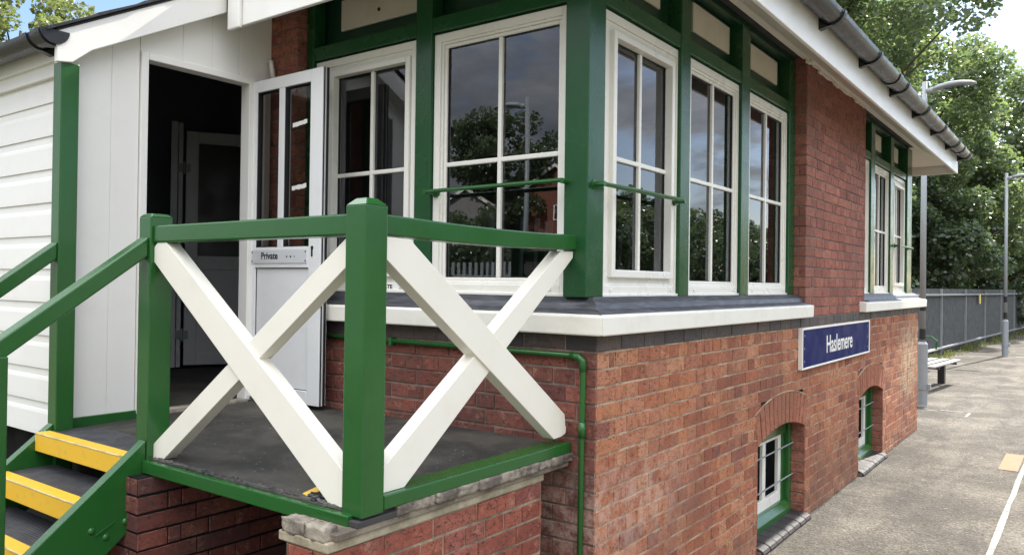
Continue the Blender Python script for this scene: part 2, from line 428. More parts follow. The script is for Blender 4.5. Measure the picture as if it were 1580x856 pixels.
# ------------------------------------------------------------------ ground
def sheet(name, x0, x1, y0, y1, z, mat, nx=1, ny=1):
    m = MB(); m.quad((x0, y0, z), (x1, y0, z), (x1, y1, z), (x0, y1, z)); return tag(m.build(name, mat, recalc=False), kind='structure')
sheet('ground', -400, 400, -400, 400, -.02, EARTH)
sheet('platform_surface', -2.4, 5.2, -9.0, 90, 0, ASPH)
tag(B(5.2, 5.9, -9, 90, -.3, .004).build('platform_edge', STONE), kind='structure')
m = MB()
y = -2.; xl, wl = 1.058, .042
while y < 40:
    y2 = y+random.uniform(.2, .5); xl2 = 1.058+random.uniform(-.006, .006); wl2 = .035+random.uniform(-.006, .006)
    m.quad((xl, y, .004), (xl+wl, y, .004), (xl2+wl2, y2, .004), (xl2, y2, .004)); y, xl, wl = y2, xl2, wl2
for (a, b, c, d) in ((-.15, -.03, 8.62, 8.65), (-.01, .24, 8.72, 8.76), (.30, .33, 8.35, 8.7), (.12, .30, 18.9, 19.05), (.5, 1.2, 18.8, 18.95)):
    m.quad((a, c, .004), (b, c, .004), (b, d, .004), (a, d, .004))
tag(m.build('platform_markings', LINEP, recalc=False), kind='structure')
m = MB(); m.quad((.90, 5.33, .004), (1.045, 5.33, .004), (1.045, 6.15, .004), (.90, 6.15, .004))
tag(m.build('platform_patch', PATCH, recalc=False), kind='structure')

# ------------------------------------------------------------------ the signal box
box = thing('signal_box', (-1.1, 3.5, 0), 'red brick signal box with green framed white windows and cream sill beside the platform', 'signal box')
YL = 7.0                                                     # length along the platform
ARCH = [(1.862, 2.785), (4.30, 5.222)]; SPR, RISE, RING = .622, .072, .195
def arch_cut(a, b, extra=0.):
    c = (a+b)/2; hw = (b-a)/2; r = (hw*hw+RISE*RISE)/(2*RISE); zc = SPR+RISE-r
    half = math.asin(hw/r)
    def f(z):
        if z < .0: return (a, b)
        if z < SPR: return (a, b)
        # inside the ring?
        ro = r+RING
        dz = z-zc
        if dz >= ro: return None
        w = math.sqrt(ro*ro-dz*dz)
        wmax = math.tan(half)*dz
        w = min(w, wmax)
        return (c-w, c+w)
    return f, (c, hw, r, zc, half)
cuts = [arch_cut(a, b) for a, b in ARCH]
mb = MB()
bricks(mb, FX, 0, YL, 0, 1.283, openings=[c[0] for c in cuts])
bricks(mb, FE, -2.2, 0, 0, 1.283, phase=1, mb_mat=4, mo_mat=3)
# weathered dark course, the shade under the sill put into its colour
for F, a, b in ((FX, 0, YL), (FE, -2.2, 0)):
    bricks(mb, F, a, b, 1.283, 1.35, h=.067, L=.2055, phase=1, mb_mat=2, mo_mat=3)
# back of the building
mb.box(-2.2, -.012, YL-.1, YL, 0, 1.35, 4); mb.box(-2.2, -.215, YL-.1, YL, 1.35, 3.1, 4)
brick_wall = mb.build('brick_wall', [BRICK, MORT, SILLSHADE, MORTD, BRICKE], box, recalc=False, attr=True)
brick_wall['label'] = 'red brick wall with pale pointing and a dark course under the sill'
# piers between the window groups
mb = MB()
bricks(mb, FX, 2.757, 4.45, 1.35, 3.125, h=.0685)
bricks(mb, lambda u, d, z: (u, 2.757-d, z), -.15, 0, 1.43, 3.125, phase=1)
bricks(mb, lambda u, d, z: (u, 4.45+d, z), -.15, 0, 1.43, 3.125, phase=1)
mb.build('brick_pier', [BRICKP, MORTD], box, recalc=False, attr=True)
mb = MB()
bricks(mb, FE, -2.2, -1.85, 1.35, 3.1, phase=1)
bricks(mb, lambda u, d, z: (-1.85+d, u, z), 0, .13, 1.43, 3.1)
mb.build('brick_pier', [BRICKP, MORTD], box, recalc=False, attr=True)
# inner lining, floor, ceiling: what is seen dimly through the glass
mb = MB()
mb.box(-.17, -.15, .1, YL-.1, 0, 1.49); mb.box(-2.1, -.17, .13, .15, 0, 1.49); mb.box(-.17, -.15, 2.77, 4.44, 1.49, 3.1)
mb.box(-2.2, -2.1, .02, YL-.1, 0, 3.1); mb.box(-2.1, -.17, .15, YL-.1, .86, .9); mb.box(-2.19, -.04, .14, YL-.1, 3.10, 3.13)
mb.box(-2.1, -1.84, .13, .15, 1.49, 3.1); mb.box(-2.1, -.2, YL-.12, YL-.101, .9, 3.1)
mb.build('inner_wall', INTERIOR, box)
# a row of signal levers and a desk stand inside
lev = thing('lever_frame', (-1.0, 1.2, .9), 'dim row of upright steel levers seen through the platform windows', 'lever frame')
mb = MB(); mb.box(-1.15, -.9, .5, 2.3, .9, 1.2); mb.build('base', INTERIOR, lev, bevel=.01)
mb = MB()
for i in range(12):
    y = .6+i*.14; ln = -.12 if i % 4 == 1 else .0
    mb.tube([(-1.02, y, 1.2), (-1.0+ln, y, 1.75)], .011, 8); mb.tube([(-1.0+ln, y, 1.75), (-.995+ln, y, 1.92)], .016, 8)
mb.build('lever', GALV, lev, smooth=True)
desk = thing('desk', (-1.6, 1.6, .9), 'plain dark desk behind the end windows', 'desk')
mb = MB(); mb.box(-2.05, -1.35, .6, 2.4, 1.55, 1.6); mb.build('desk_top', INTW, desk, bevel=.005)
for xx in (-2.0, -1.45):
    for yy in (.65, 2.3): B(xx, xx+.05, yy, yy+.05, .9, 1.55).build('desk_leg', INTW, desk)

# sills and lead
def sill(F, pts_u, ends):
    pass
mb = MB(); poly = [(-.10, 1.352), (.055, 1.352), (.057, 1.428), (.05, 1.432), (-.10, 1.445)]
mb.prism(poly, lambda p, a: (p[0], -p[0] if a < 0 else a, p[1]), -.055, 2.765)
mb.build('stone_sill', SILL, box, bevel=.006)
mb = MB(); mb.prism(poly, lambda p, a: (p[0], a, p[1]), 4.285, 7.19); mb.build('stone_sill', SILL, box, bevel=.006)
mb = MB(); mb.prism(poly, lambda p, a: (p[0] if a > 0 else a, -p[0], p[1]), -1.84, .0535); mb.build('stone_sill', SILL, box, bevel=.006)
def wav(k): return .0012*math.sin(k*2.3)+random.uniform(-.0006, .0006)
def lead(F, u0, u1, corner0=None):
    mb = MB(); n = max(8, int((u1-u0)/.12)); prof = [(.034, 1.4345), (.031, 1.441), (-.010, 1.449), (-.015, 1.453), (-.019, 1.474), (-.024, 1.479), (-.046, 1.484), (-.052, 1.4985), (-.125, 1.503)]
    idx = []
    for i in range(n+1):
        u = u0+(u1-u0)*i/n
        lim = lambda d: max(u, -d) if False else u
        uu = lambda d: -d if (corner0 == 'start' and i == 0) else (d if (corner0 == 'end' and i == n) else u)
        fl_ = 0 if (corner0 and i in (0, n)) else 1
        idx.append(mb.pts([F(uu(d), d+fl_*wav(i+k), z+(0 if k == 0 else fl_*wav(i*1.7+k)*.5)) for k, (d, z) in enumerate(prof)]))
    for i in range(n):
        for k in range(len(prof)-1): mb.face((idx[i]+k, idx[i+1]+k, idx[i+1]+k+1, idx[i]+k+1))
    return mb.build('lead_flashing', LEAD, box, smooth=True)
lead(FX, -.036, 2.756, 'start'); lead(FX, 4.452, 7.12); lead(FE, -1.848, .034, 'end')

# windows
def rect_frame(mb, F, u0, u1, z0, z1, w, d0, d1, wb=None, wt=None, wr=None, mat=0):
    wb = w if wb is None else wb; wt = w if wt is None else wt; wr = w if wr is None else wr
    def bx(a, b, c, d):
        p = [F(a, d0, c), F(b, d0, c), F(b, d1, c), F(a, d1, c), F(a, d0, d), F(b, d0, d), F(b, d1, d), F(a, d1, d)]
        mb.hexa(p, mat)
    bx(u0, u0+w, z0, z1); bx(u1-wr, u1, z0, z1); bx(u0+w, u1-wr, z0, z0+wb); bx(u0+w, u1-wr, z1-wt, z1)
def hbox(mb, F, a, b, d0, d1, c, d, mat=0):
    mb.hexa([F(a, d0, c), F(b, d0, c), F(b, d1, c), F(a, d1, c), F(a, d0, d), F(b, d0, d), F(b, d1, d), F(a, d1, d)], mat)
def window(F, u0, u1, z0=1.507, z1=2.708, zm=2.098, casement=None, d=-.075, parent=box, ow=.038, gb=.066, weep=True):
    """white window: outer frame > sash, pane, glazing_bar"""
    mb = MB(); rect_frame(mb, F, u0, u1, z0, z1, ow, d-.06, d)
    rect_frame(mb, F, u0+ow-.001, u1-ow+.001, z0+ow-.001, z1-ow+.001, .012, d-.055, d-.010)
    hbox(mb, F, u0-.004, u1+.004, d-.04, d+.012, z0-.010, z0+.004)
    if casement:
        a, b, c, e = casement; k = .006
        rect_frame(mb, F, u0+ow-.002, u1-ow+.002, z0+ow-.002, z1-ow+.002, a+k-u0-ow+.002, d-.058, d-.012, wb=c+k-z0-ow+.002, wt=z1-ow+.002-e+k, wr=u1-ow+.002-b+k)
    if weep:
        for uu in (u0+.085, u1-.10):
            hbox(mb, F, uu, uu+.022, d, d+.006, z0+.013, z0+.026)
    fr = mb.build('window', UPVC, parent, bevel=.004)
    if casement: a, b, c, e = casement
    else: a, b, c, e = u0+ow+.011, u1-ow-.011, z0+gb-.02, z1-ow-.011
    mb = MB(); sw = .030 if casement else .016
    rect_frame(mb, F, a, b, c, e, sw, d-.05, d+(.012 if casement else -.018), wb=(.034 if casement else .022))
    mb.build('sash', UPVC, fr, bevel=.004)
    ga, gbb, gc, ge = a+sw, b-sw, c+(.034 if casement else .022), e-sw
    mb = MB(); mb.quad(F(ga, d-.034, gc), F(gbb, d-.034, gc), F(gbb, d-.034, ge), F(ga, d-.034, ge))
    mb.build('pane', GLASS, fr, recalc=False)
    mb = MB(); rect_frame(mb, F, ga, gbb, gc, ge, .0035, d-.036, d-.027); mb.build('gasket', BLACKP, fr)
    mb = MB(); um = (ga+gbb)/2; t = .0105
    hbox(mb, F, um-t, um+t, d-.036, d-.018, gc, ge); hbox(mb, F, ga, gbb, d-.036, d-.0195, zm-t, zm+t)
    mb.build('glazing_bar', UPVC, fr, bevel=.004)
    return fr
window(FX, .172, .950, casement=(.262, .868, 1.581, 2.635), d=-.095)
window(FX, 1.045, 1.785, d=-.095); window(FX, 1.900, 2.662, d=-.095)
window(FX, 4.50, 5.06, d=-.095); window(FX, 5.175, 5.91, d=-.095); window(FX, 6.03, 6.73, casement=(6.10, 6.65, 1.575, 2.630), d=-.095)
window(FE, -.940, -.190)
window(FE, -1.785, -1.050, casement=(-1.665, -1.09, 1.575, 2.640))
# a small PRIVATE plate on the bottom rail of the end window frame
mb = MB(); hbox(mb, FE, -1.36, -1.153, -.075, -.0735, 1.512, 1.543); pl = mb.build('sash_label', SIGNW, box)
def text(body, size, mat, name, parent, loc, rot, align='CENTER', sx=1., bold=0., ext=.0006, top=None):
    cu = bpy.data.curves.new(name, 'FONT'); cu.body = body; cu.size = size*S; cu.align_x = align; cu.align_y = 'BOTTOM_BASELINE'
    cu.extrude = ext*S; cu.offset = bold*S; cu.materials.append(mat)
    o = bpy.data.objects.new(name, cu); COL.objects.link(o)
    t = parent
    while t.parent is not None: t = t.parent
    me = bpy.data.meshes.new_from_object(o); bpy.data.objects.remove(o)
    me.materials.clear(); me.materials.append(mat)
    me.transform(Matrix.LocRotScale(Vector(loc)*S-Vector(t.location), Euler(rot).to_quaternion(), Vector((sx, 1, 1))))
    o = bpy.data.objects.new(name, me); COL.objects.link(o); o.parent = parent
    return o
text('PRIVATE', .027, INK, 'lettering', pl, (-1.257, .0730, 1.518), (R(90), 0, 0), sx=1.25, bold=.0006)

# green timber frame
mb = MB(); mb.box(-.182, -.070, .03, .166, 1.497, 3.08); mb.build('corner_post', GREEN_SHADED, box, bevel=.005)
mb = MB(); mb.box(-.21, -.070, 6.72, 6.975, 1.497, 3.08); mb.build('corner_post', GREEN_SHADED, box, bevel=.005)
for a, b in ((.918, 1.032), (1.748, 1.880), (2.632, 2.755), (5.024, 5.176), (5.878, 6.028)):
    hb = MB(); hbox(hb, FX, a, b, -.165, -.076, 1.497, 3.07); hb.build('mullion', GREEN_SHADED, box, bevel=.005)
for a, b in ((-1.046, -.944), (-1.845, -1.789)):
    hb = MB(); hbox(hb, FE, a, b, -.14, -.058, 1.497, 3.07); hb.build('mullion', GREEN_SHADED, box, bevel=.005)
for F, a, b in ((FX, .167, 2.753), (FX, 4.45, 6.719), (FE, -1.843, -.183)):
    dd = -.028 if F is FX else -.010
    hb = MB(); hbox(hb, F, a, b, -.15, -.052+dd, 2.716, 2.788); hb.build('transom', GREEN_SHADED, box, bevel=.005)
    hb = MB(); hbox(hb, F, a, b, -.145, -.055+dd, 3.058, 3.11); hb.build('head_rail', GREEN_DEEP, box, bevel=.004)
    hb = MB(); hbox(hb, F, a, b, -.18, -.150, 2.70, 3.11); hb.build('transom_board', GREEN_DEEP, box)
for F, lst in ((FX, ((.34, .80), (1.19, 1.70), (2.05, 2.55), (4.55, 4.88), (5.38, 5.72), (6.24, 6.55))), (FE, ((-.80, -.36), (-1.665, -1.10)))):
    for a, b in lst:
        hb = MB(); hbox(hb, F, a, b, -.149, -.136, 2.882 if F is FX else 2.872, 3.035); o = hb.build('transom_panel', PANELC, box, bevel=.003)
hb = MB(); hb.tube([(-1.38, .137, 2.935), (-1.38, .132, 2.935)], .010, 10); hb.build('vent_hole', BLACKP, box)
# guard bars
def guard(F, a, b, z, d=-.005):
    hb = MB(); hb.tube([F(a, d, z), F(b, d, z+.004)], .0095, 10)
    for u in (a, b):
        hb.tube([F(u, -.078, z), F(u, d+.010, z)], .011, 10); hb.tube([F(u, -.078, z), F(u, -.066, z)], .021, 12)
    hb.build('guard_bar', GREEN, box, smooth=False)
guard(FX, .082, .855, 1.955, -.03); guard(FE, -.918, -.168, 1.966, .0); guard(FX, 6.08, 6.78, 1.985, -.03)

# arched cellar windows
for (a, b), (cut, (c, hw, r, zc, half)) in zip(ARCH, cuts):
    mb = MB(); nv = 13
    for i in range(nv):
        t0 = -half+2*half*i/nv+.0035; t1 = -half+2*half*(i+1)/nv-.0035; e = random.uniform(-.0015, .0015)
        def P(t, rr, d): return FX(c+math.sin(t)*rr, d, zc+math.cos(t)*rr)
        mb.hexa([P(t0, r, -.1), P(t1, r, -.1), P(t1, r, e), P(t0, r, e), P(t0, r+RING, -.1), P(t1, r+RING, -.1), P(t1, r+RING, e), P(t0, r+RING, e)], 0, random.random())
    # mortar behind the voussoirs and the pale fillet over the arch
    seg = 16
    for i in range(seg):
        t0 = -half*1.0+2*half*i/seg; t1 = -half+2*half*(i+1)/seg
        mb.quad(P(t0, r+.002, -.006), P(t1, r+.002, -.006), P(t1, r+RING+.006, -.006), P(t0, r+RING+.006, -.006), 1)
        mb.quad(P(t0, r+.001, -.006), P(t1, r+.001, -.006), P(t1, r+.001, -.12), P(t0, r+.001, -.12), 1)
    mb.tube([P(-half+2*half*i/seg, r+RING+.004, -.001) for i in range(seg+1)], .0045, 6, 2)
    mb.build('arch', [RUB, MORTD, MORT], box, recalc=True, attr=True)
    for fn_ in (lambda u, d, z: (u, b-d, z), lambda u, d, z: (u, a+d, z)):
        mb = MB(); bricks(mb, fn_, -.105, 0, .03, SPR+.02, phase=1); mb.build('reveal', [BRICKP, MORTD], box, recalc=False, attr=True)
    mb = MB(); n = 8
    for i in range(n):
        u0 = a-.015+(b-a+.03)*i/n+.004; u1 = a-.015+(b-a+.03)*(i+1)/n-.004; e = random.uniform(-.003, .003)
        mb.prism([(-.10, .0), (.040, -.006), (.046+e, .012), (.036+e, .028), (.010, .040+e), (-.10, .052)], lambda p, q: (p[0], q, p[1]), u0, u1, 0, random.random())
    mb.box(-.10, .028, a-.015, b+.015, -.01, .022, 1)
    mb.build('brick_sill', [PAV, MORTD], box, bevel=.003, attr=True)
    cf = MB()
    cf.box(-.17, -.088, b-.06, b-.002, .05, SPR+RISE); cf.box(-.17, -.088, a+.002, a+.06, .05, SPR+RISE); cf.box(-.17, -.118, b-.107, b-.06, .10, SPR+RISE*.5); cf.box(-.17, -.118, a+.06, a+.092, .10, SPR+RISE*.5)
    cf.prism([(-.19, .05), (-.070, .046), (-.070, .085), (-.105, .125), (-.19, .125)], lambda p, q: (p[0], q, p[1]), a+.07, b-.07)
    cf.prism([(a+.07, .575)]+[(c+hw*k*.985, zc+math.sqrt(r*r-(hw*k)**2)-.002) for k in (-.84, -.5, 0, .5, .84)]+[(b-.07, .575)], lambda p, q: (q, p[0], p[1]), -.17, -.105)
    w = cf.build('window', GREEN, box, bevel=.004); w['label'] = 'low arched window with green frame, white casement and two guard rods'
    cf = MB(); rect_frame(cf, FX, a+.09, b-.105, .107, .573, .055, -.165, -.128, wb=.085, wt=.026); hbox(cf, FX, c+.005, c+.062, -.165, -.131, .19, .55)
    cf.build('casement', UPVC, w, bevel=.003)
    cf = MB(); cf.quad((-.15, a+.10, .19), (-.15, b-.11, .19), (-.15, b-.11, .545), (-.15, a+.10, .545)); cf.build('pane', GLASS, w, recalc=False)
    for zz in (.285, .495):
        cf = MB(); cf.tube([(-.080, a-.01, zz), (-.080, b+.0, zz+.004)], .0050, 8); cf.build('guard_rod', FENCEP, w)
    # cellar darkness behind
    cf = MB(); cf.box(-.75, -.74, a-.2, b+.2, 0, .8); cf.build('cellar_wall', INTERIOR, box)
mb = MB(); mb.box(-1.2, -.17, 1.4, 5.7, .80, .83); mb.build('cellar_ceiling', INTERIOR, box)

# eaves: fascia, soffit, roof, gutter
EX = .33
mb = MB(); mb.box(EX-.022, EX, -EX, YL+EX, 2.838, 3.10); mb.build('fascia', WHITE, box, bevel=.004)
mb = MB(); mb.box(-1.95, EX-.023, -EX, -EX+.022, 2.815, 3.10); mb.build('fascia', WHITE, box, bevel=.004)
mb = MB(); mb.box(-1.958, -1.86, -EX-.022, -EX-.001, 2.802, 3.10); mb.build('fascia_end_block', WHITE, box, bevel=.006)
mb = MB(); mb.box(-2.5, EX-.023, YL+EX-.022, YL+EX, 2.838, 3.10); mb.build('fascia', WHITE, box, bevel=.004)
mb = MB()
for i in range(3):     # boarded soffits
    d0, d1 = i*(EX-.024)/3, (i+1)*(EX-.024)/3-.002
    za, zb = 3.118-.20*d0/EX, 3.118-.20*d1/EX
    mb.hexa([(-.04+d0, -.02-d0, za), (-.04+d1, -.02-d1, zb), (-.04+d1, YL+d1, zb), (-.04+d0, YL+d0, za), (-.04+d0, -.02-d0, za+.012), (-.04+d1, -.02-d1, zb+.012), (-.04+d1, YL+d1, zb+.012), (-.04+d0, YL+d0, za+.012)])
    mb.hexa([(-1.95, .02-d0, za), (-1.95, .02-d1, zb), (.0+d1, .02-d1, zb), (.0+d0, .02-d0, za), (-1.95, .02-d0, za+.012), (-1.95, .02-d1, zb+.012), (.0+d1, .02-d1, zb+.012), (.0+d0, .02-d0, za+.012)])
    mb.hexa([(-2.2, YL-.02+d0, za), (-2.2, YL-.02+d1, zb), (d1, YL-.02+d1, zb), (d0, YL-.02+d0, za), (-2.2, YL-.02+d0, za+.012), (-2.2, YL-.02+d1, zb+.012), (d1, YL-.02+d1, zb+.012), (d0, YL-.02+d0, za+.012)])
mb.build('soffit', CREAM, box)
mb = MB(); mb.box(-.03, .028, .19, YL-.03, 3.085, 3.10); mb.box(.018, .032, 2.76, 4.45, 3.06, 3.085)
for i in range(26):      # ragged fillet of mortar on the wall head
    y0 = 2.74+i*.066; mb.box(-.01, .012+random.uniform(0, .008), y0, y0+.07, 3.065-random.uniform(0, .02), 3.088)
mb.build('cornice_mould', CREAM, box, bevel=.003)
mb = MB(); e0, zr0, k = EX+.04, 3.095, .70; xr = -1.09; run = e0-xr; zt = zr0+run*k
p = [(e0, -e0, zr0), (e0, YL+e0, zr0), (-2.55, YL+e0, zr0), (-2.55, -e0, zr0), (xr, -e0+run, zt), (xr, YL+e0-run, zt)]
n = mb.pts(p); n2 = mb.pts([(a, b, c-.03) for a, b, c in p])
for q in ((0, 1, 5, 4), (1, 2, 5), (2, 3, 4, 5), (3, 0, 4)):
    mb.face(tuple(n+i for i in q)); mb.face(tuple(n2+i for i in q[::-1]))
for a, b in ((0, 1), (1, 2), (2, 3), (3, 0)): mb.face((n+a, n2+a, n2+b, n+b))
mb.build('roof', SLATE, box)
def half_gutter(name, P0, ax, length, rad, parent, out):
    """half round channel; ax 'y' or 'x'"""
    mb = MB(); seg = 14; th = .004
    prof = []
    for i in range(seg+1):
        t = math.pi+math.pi*i/seg; prof.append((math.cos(t)*rad, math.sin(t)*rad))
    prof += [(math.cos(t)*(rad-th), math.sin(t)*(rad-th)) for t in (math.pi+math.pi*(seg-i)/seg for i in range(seg+1))]
    fn = (lambda p, a: (P0[0]+p[0], P0[1]+a, P0[2]+p[1])) if ax == 'y' else (lambda p, a: (P0[0]+a, P0[1]+p[0], P0[2]+p[1]))
    k = len(prof); n = mb.pts([fn(p, 0) for p in prof]+[fn(p, length) for p in prof])
    for i in range(k): mb.face((n+i, n+(i+1) % k, n+k+(i+1) % k, n+k+i))
    for a in (0, length):            # stop ends
        e = mb.pts([fn(p, a) for p in prof[:seg+1]]); mb.face(tuple(range(e, e+seg+1)))
    g = mb.build(name, PLAST, parent, smooth=True)
    mo = g.modifiers.new('es', 'EDGE_SPLIT'); mo.split_angle = R(40)
    return g, fn
gut, fn = half_gutter('gutter', (EX+.068, -.36, 3.052), 'y', YL+.36+.42, .062, box, 1)
def bracket(fn, a, wd, rad, parent, name, side, drop=True, mat=PLAST):
    mb = MB(); pr = []; seg = 12
    for i in range(seg+1):
        t = math.pi+math.pi*i/seg; pr.append((math.cos(t)*(rad+.007), math.sin(t)*(rad+.007)))
    pr = pr+[(math.cos(t)*(rad+.001), math.sin(t)*(rad+.001)) for t in (math.pi+math.pi*(seg-i)/seg for i in range(seg+1))]
    k = len(pr); n = mb.pts([fn(p, a) for p in pr]+[fn(p, a+wd) for p in pr])
    for i in range(k): mb.face((n+i, n+(i+1) % k, n+k+(i+1) % k, n+k+i))
    mb.face(tuple(n+i for i in range(k))); mb.face(tuple(n+k+i for i in range(k))[::-1])
    if drop:
        s = side
        mb.prism([(s*(rad+.006), .0), (s*(rad+.006), -rad-.018), (s*(rad-.004), -rad-.018), (0, -rad-.004), (s*rad*.6, -rad*.75)], fn, a, a+wd)
    mb.build(name, mat, parent)
for yb in (-.1, .90, 1.80, 2.72, 3.66, 4.56, 5.48, 6.38, 7.26):
    bracket(fn, yb+.36, .042, .0655, gut, 'gutter_bracket', -1, True, BLACKP)
for yb in (1.30, 3.36, 6.80): bracket(fn, yb+.36, .09, .0625, gut, 'gutter_joint', -1, False)

# station sign
sg = thing('station_sign', (.0, 3.56, 1.14), 'dark blue platform name board reading Haslemere in white on the brick wall', 'sign')
mb = MB(); rect_frame(mb, FX, 2.60, 4.52, 1.007, 1.281, .013, .001, .032); mb.build('frame', SIGNW, sg, bevel=.003)
mb = MB(); mb.box(.001, .0255, 2.612, 4.508, 1.019, 1.269); mb.build('panel', SIGNBLUE, sg)
t = text('Haslemere', .176, SIGNW, 'lettering', sg, (.0262, 3.565, 1.087), (R(90), 0, R(90)), sx=.985, bold=.0022)
mb = MB()
for yy in (2.66, 4.46):
    for zz in (1.06, 1.145, 1.23): mb.dome((.026, yy, zz), (1, 0, 0), .007, .003)
mb.build('screw', GALV, sg)

# green pipe running under the sill and down the corner
pp = thing('conduit_pipe', (-.05, -.015, 0), 'thin green conduit running under the cream sill and down the brick corner', 'pipe')
mb = MB(); z = 1.268
path = [(-1.80, -.018, z+.008), (-.095, -.018, z), (-.068, -.018, z-.004), (-.054, -.018, z-.018), (-.050, -.018, z-.045), (-.052, -.020, .9), (-.056, -.022, .0)]
mb.tube(path, .0115, 12); mb.build('pipe', GREEN, pp, smooth=True)
mb = MB(); mb.tube([(-.108, -.018, z), (-.070, -.018, z-.0035), (-.055, -.018, z-.017), (-.0505, -.018, z-.058)], .0155, 12); mb.build('elbow', GREEN, pp, smooth=True)
for xx in (-.52, -1.1, -1.6):
    mb = MB(); mb.box(xx-.008, xx+.008, -.033, .0, z-.016, z+.02); mb.build('clip', GREEN, pp)
for zz in (.98, .45):
    mb = MB(); mb.tube([(-.0515, -.0195, zz-.03), (-.0515, -.0195, zz+.03)], .0150, 12); mb.build('coupling', GREEN, pp, smooth=True)

# ------------------------------------------------------------------ entrance porch (white boarded lean-to)
po = thing('entrance_porch', (-3.0, -.3, 0), 'white boarded lean-to porch with a dark open doorway beside the steps', 'porch')
PX = -2.07; PY = -1.05; XL = -5.2
# weatherboards facing the steps
mb = MB(); zb = .838; k = 0
while zb < 2.56:
    zt = min(zb+.150, 2.575)
    mb.prism([(PY, zb), (PY, zt), (PY-.006, zt), (PY-.006, zb+.118), (PY-.008, zb+.112), (PY-.0105, zb+.098), (PY-.0125, zb+.02), (PY-.0125, zb+.001)], lambda p, a: (a, p[0], p[1]), XL, PX-.02)
    zb += .1497
mb.build('weatherboards', WHITE, po, bevel=.002)
# wall with the doorway, boarded upright; roof slope runs up to the right
OY0, OY1, OH = -.700, -.145, 2.588
def barge_z(y): return 2.475+(y+1.13)*.537          # underside of the barge board
mb = MB()
ys = [-1.07, -.868, OY0-.038]
for i in range(2):
    mb.prism([(ys[i]+.0004, .93), (ys[i+1]-.0004, .93), (ys[i+1]-.0004, barge_z(ys[i+1])+.08), (ys[i]+.0004, barge_z(ys[i])+.08)], lambda p, a: (a, p[0], p[1]), PX-.02, PX)
ys = [OY0-.036, -.52, -.36, -.20, .0]
for i in range(len(ys)-1):
    mb.prism([(ys[i]+.0005, OH+.03), (ys[i+1]-.0005, OH+.03), (ys[i+1]-.0005, barge_z(ys[i+1])+.08), (ys[i]+.0005, barge_z(ys[i])+.08)], lambda p, a: (a, p[0], p[1]), PX-.02, PX)
mb.prism([(OY1+.03, .9), (-.001, .9), (-.001, OH+.03), (OY1+.03, OH+.03)], lambda p, a: (a, p[0], p[1]), PX-.02, PX)
mb.build('board_wall', WHITE, po, bevel=.002)
mb = MB(); mb.box(PX-.06, PX+.014, OY0-.035, OY0, .915, OH+.035); mb.box(PX-.06, PX+.014, OY1, OY1+.03, .915, OH+.035); mb.box(PX-.06, PX+.015, OY0, OY1, OH, OH+.034)
mb.build('door_frame', WHITE, po, bevel=.003)
mb = MB(); mb.box(PX-.02, PX+.012, -1.045, OY0-.02, .885, .932); o = mb.build('base_board', GREEN, po, bevel=.003)
mb = MB(); mb.box(-2.075, -2.0, -1.118, -1.043, .60, 2.475); mb.build('corner_post', GREEN, po, bevel=.004)
# back and inside of the porch
mb = MB(); mb.box(XL, -2.22, 2.0, 2.02, .8, 4.3); mb.box(-2.24, -2.222, .02, 2.0, .8, 3.1)
for xx in (XL, -2.24): mb.prism([(-1.0 if xx == XL else .02, .8), (2.0, .8), (2.0, 4.28), (-1.0 if xx == XL else .02, 2.66 if xx == XL else 3.2)], lambda p, a: (a, p[0], p[1]), xx, xx+.018)
mb.prism([(-1.0, 2.62), (2.0, 4.22), (2.0, 4.24), (-1.0, 2.64)], lambda p, a: (a, p[0], p[1]), XL, PX-.021)
mb.box(XL, PX-.021, PY+.002, PY+.02, .84, 2.6); mb.build('inner_wall', PORCHIN, po)
mb = MB(); mb.box(-4.35, -4.33, -.05, .5, 2.02, 2.9); mb.build('inner_panel', INTW, po)
mb = MB(); mb.box(XL, PX-.0, PY+.02, 2.0, .86, .908); mb.build('porch_floor', DECK, po)
# an inner door standing ajar in the dark
def oriented(P0, P1):
    d = Vector((P1[0]-P0[0], P1[1]-P0[1], 0)).normalized(); nrm = Vector((d.y, -d.x, 0))
    return lambda u, dd, z: (P0[0]+d.x*u+nrm.x*dd, P0[1]+d.y*u+nrm.y*dd, z)
FI = oriented((-3.72, .50), (-3.50, .86))
mb = MB(); rect_frame(mb, FI, 0, .46, .93, 2.62, .085, -.04, 0, wb=.09); hbox(mb, FI, .085, .375, -.04, 0, 1.62, 1.72)
idr = mb.build('inner_door', INNERD, po, bevel=.004)
mb = MB(); hbox(mb, FI, .085, .375, -.03, -.012, 1.02, 1.62); mb.build('door_panel', INNERD, idr)
mb = MB(); hbox(mb, FI, .085, .375, -.024, -.02, 1.72, 2.535); mb.build('pane', BLACKP, idr)
mb = MB(); hbox(mb, FI, -.10, -.055, -.06, .02, .915, 2.68); hbox(mb, FI, -.05, -.02, -.05, -.01, .915, 2.68); mb.build('inner_door_frame', INNERD, po, bevel=.003)
for zz in (1.15, 2.35):
    mb = MB(); mb.tube([FI(-.012, .008, zz-.045), FI(-.012, .008, zz+.045)], .012, 8); hbox(mb, FI, -.055, .03, .0, .004, zz-.03, zz+.03)
    mb.build('hinge', PALEG, idr)
mb = MB(); mb.box(XL, -2.08, -.97, -.95, 0, .86); mb.box(-2.09, -2.07, -.95, -.02, 0, .86); mb.build('under_shade_sheet', VOID, po)  # dark sheets standing in for the shade beneath the porch
